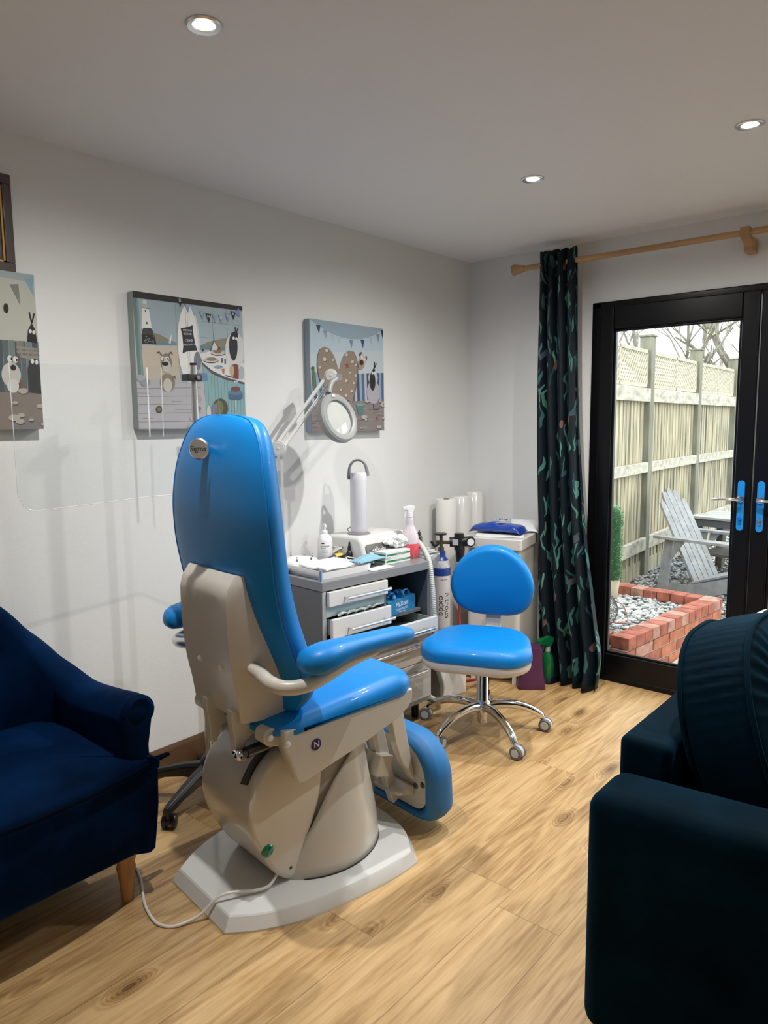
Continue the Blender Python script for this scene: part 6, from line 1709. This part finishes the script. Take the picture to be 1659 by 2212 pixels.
# garden chair, slatted, seen from its side
M_ad = mat('weathered_grey_paint', (0.27, 0.27, 0.27), 0.75, var=0.2, vscale=14, stretch=(1, 1, 1))
gc = thing('garden_chair', 'grey slatted garden armchair on the gravel beside the fence', 'garden chair', (0.60, 3.06, GZ), R(-9))
# local: faces +x, width along y
for s in (-1, 1):
    y = s * 0.29
    obj('side_rail', B().prism([(-0.42, 0.02), (-0.36, 0.075), (-0.25, 0.095), (-0.1, 0.10), (0.1, 0.16), (0.40, 0.255), (0.46, 0.29), (0.46, 0.17), (0.35, 0.11), (0.1, 0.03), (-0.15, 0.0), (-0.42, 0.0)], 'y', y - 0.014, y + 0.014), M_ad, gc)
    o = obj('leg', B().b2(0.36, 0.46, y + s * 0.028 - 0.014, y + s * 0.028 + 0.014, 0.0, 0.50), M_ad, gc)
    obj('back_leg', B().prism([(-0.36, 0.0), (-0.26, 0.0), (-0.215, 0.50), (-0.29, 0.50)], 'y', y + s * 0.028 - 0.014, y + s * 0.028 + 0.014), M_ad, gc)
    ao = [(-0.40, -0.03), (-0.33, -0.055), (-0.1, -0.06), (0.25, -0.075), (0.42, -0.085), (0.50, -0.05), (0.52, 0.0), (0.50, 0.05), (0.40, 0.07), (0.1, 0.05), (-0.2, 0.03), (-0.40, 0.02)]
    b = B(); b.prism([(x, s * (-q) + y + s * 0.03) for x, q in ao], 'z', 0.50, 0.525)
    obj('armrest', b, M_ad, gc, bevel=0.004)
    obj('arm_brace', B().prism([(-0.19, 0.50), (-0.10, 0.50), (-0.215, 0.33)], 'y', y + s * 0.044 - 0.010, y + s * 0.044 + 0.010), M_ad, gc)
BT = Matrix.Translation((-0.06, 0, 0.125)) @ Matrix.Rotation(R(-27), 4, 'Y')
for k in range(5):
    h = (0.78, 0.87, 0.90, 0.87, 0.78)[k]; y = (k - 2) * 0.096
    b = B(); b.prism([(y - 0.042, 0), (y + 0.042, 0), (y + 0.044, h - 0.05), (y + 0.03, h - 0.01), (y, h), (y - 0.03, h - 0.01), (y - 0.044, h - 0.05)], 'x', -0.010, 0.010, M=BT)
    obj('back_slat', b, M_ad, gc)
for zz2, ww in ((0.06, 0.52), (0.40, 0.60)):
    obj('cross_rail', B().box((-0.026, 0, zz2 + 0.02), (0.026, ww, 0.07), M=BT), M_ad, gc, bevel=0.003)
for k in range(6):
    x = -0.02 + 0.085 * k; zc = 0.135 + 0.145 * (x / 0.4)
    obj('seat_slat', B().box((x, 0, zc + 0.008), (0.075, 0.60, 0.018), rot=(0, R(-19), 0)), M_ad, gc, bevel=0.003)
# garden table behind
gt = thing('garden_table', 'low weathered garden table with pale top behind the grey garden chair', 'table', (0.60, 4.02, GZ), R(-12))
b = B()
for k in range(6): b.b2(-0.42, 0.42, -0.30 + 0.101 * k, -0.30 + 0.101 * k + 0.095, 0.575, 0.600)
obj('table_top', b, mat('pale_table_top', (0.40, 0.42, 0.38), 0.7, var=0.25, vscale=9), gt, bevel=0.002)
obj('apron', B().b2(-0.40, 0.40, -0.285, -0.265, 0.50, 0.574).b2(-0.40, 0.40, 0.265, 0.285, 0.50, 0.574).b2(-0.40, -0.38, -0.265, 0.265, 0.50, 0.574).b2(0.38, 0.40, -0.265, 0.265, 0.50, 0.574), mat('dark_table_edge', (0.10, 0.09, 0.08), 0.7), gt)
for x in (-0.35, 0.35):
    for y in (-0.24, 0.24):
        obj('leg', B().b2(x - 0.035, x + 0.035, y - 0.035, y + 0.035, 0, 0.50), MATS['dark_table_edge'], gt)
obj('table_shelf', B().b2(-0.36, 0.36, -0.24, 0.24, 0.20, 0.225), MATS['dark_table_edge'], gt)
# bare trees beyond the fence
M_bark = mat('lichen_bark', (0.23, 0.215, 0.17), 0.9, var=0.45, vscale=9, stretch=(2, 2, 0.6))
M_leafy = mat('yellow_green_leaf', (0.42, 0.42, 0.06), 0.7)
def tree(name, label, base, dirs, r0, seed, depth=5, leaves=60):
    random.seed(seed)
    root = thing(name, label, 'tree', base, 0, 'bare trees beyond the fence')
    tips = []
    tb = B(); bb = B()
    def grow(p, d, r, ln, lv):
        n = 5; pts = [p]; q = p; dd = d
        for i in range(n):
            dd = (dd + Vector((random.uniform(-1, 1), random.uniform(-1, 1), random.uniform(-0.6, 0.8))) * 0.16).normalized()
            q = q + dd * ln / n; pts.append(q)
        (tb if lv == 0 else bb).tube(pts, lambda t: r * (1 - 0.35 * t), 8 if lv < 2 else 4)
        if lv >= depth: tips.append(q); return
        k = 3 if lv < 3 else 2
        for i in range(k):
            a = random.uniform(0, 6.28)
            sp_ = Vector((math.cos(a), math.sin(a), random.uniform(-0.1, 0.7))) * random.uniform(0.5, 0.95)
            st_ = pts[random.choice((2, 3, 4, 5))]
            grow(st_, (dd + sp_).normalized(), r * random.uniform(0.45, 0.7), ln * random.uniform(0.55, 0.85), lv + 1)
    grow(Vector((0, 0, 0)), Vector(dirs).normalized(), r0, 1.9, 0)
    obj('trunk', tb, M_bark, root); obj('branches', bb, M_bark, root)
    lb = B()
    for i in range(leaves):
        c = random.choice(tips) + Vector((random.uniform(-.2, .2), random.uniform(-.2, .2), random.uniform(-.2, .2)))
        s = random.uniform(0.02, 0.04)
        a = Vector((random.uniform(-1, 1), random.uniform(-1, 1), random.uniform(-1, 1))).normalized(); d2 = a.cross(Vector((0.3, 0.2, 1))).normalized()
        lb.bm.faces.new([lb.bm.verts.new(c - a * s), lb.bm.verts.new(c + d2 * s * 0.6), lb.bm.verts.new(c + a * s), lb.bm.verts.new(c - d2 * s * 0.6)])
    obj('leaves', lb, M_leafy, root, smooth=False)
tree('bare_tree', 'bare tree with thick mossy trunk above the middle of the fence', (-1.35, 7.2, GZ), (0.05, -0.05, 1), 0.085, 11)
tree('bare_tree', 'leaning bare tree with forked limbs above the right part of the fence', (-0.9, 9.2, GZ), (0.22, 0.0, 1), 0.10, 23)
tree('bare_tree', 'slender bare tree at the left of the door glass above the trellis', (-1.6, 4.9, GZ), (0.0, 0.05, 1), 0.06, 37)
tree('bare_tree', 'distant bare tree filling the sky at the right top of the door glass', (-0.3, 11.5, GZ), (-0.1, 0.1, 1), 0.11, 41)
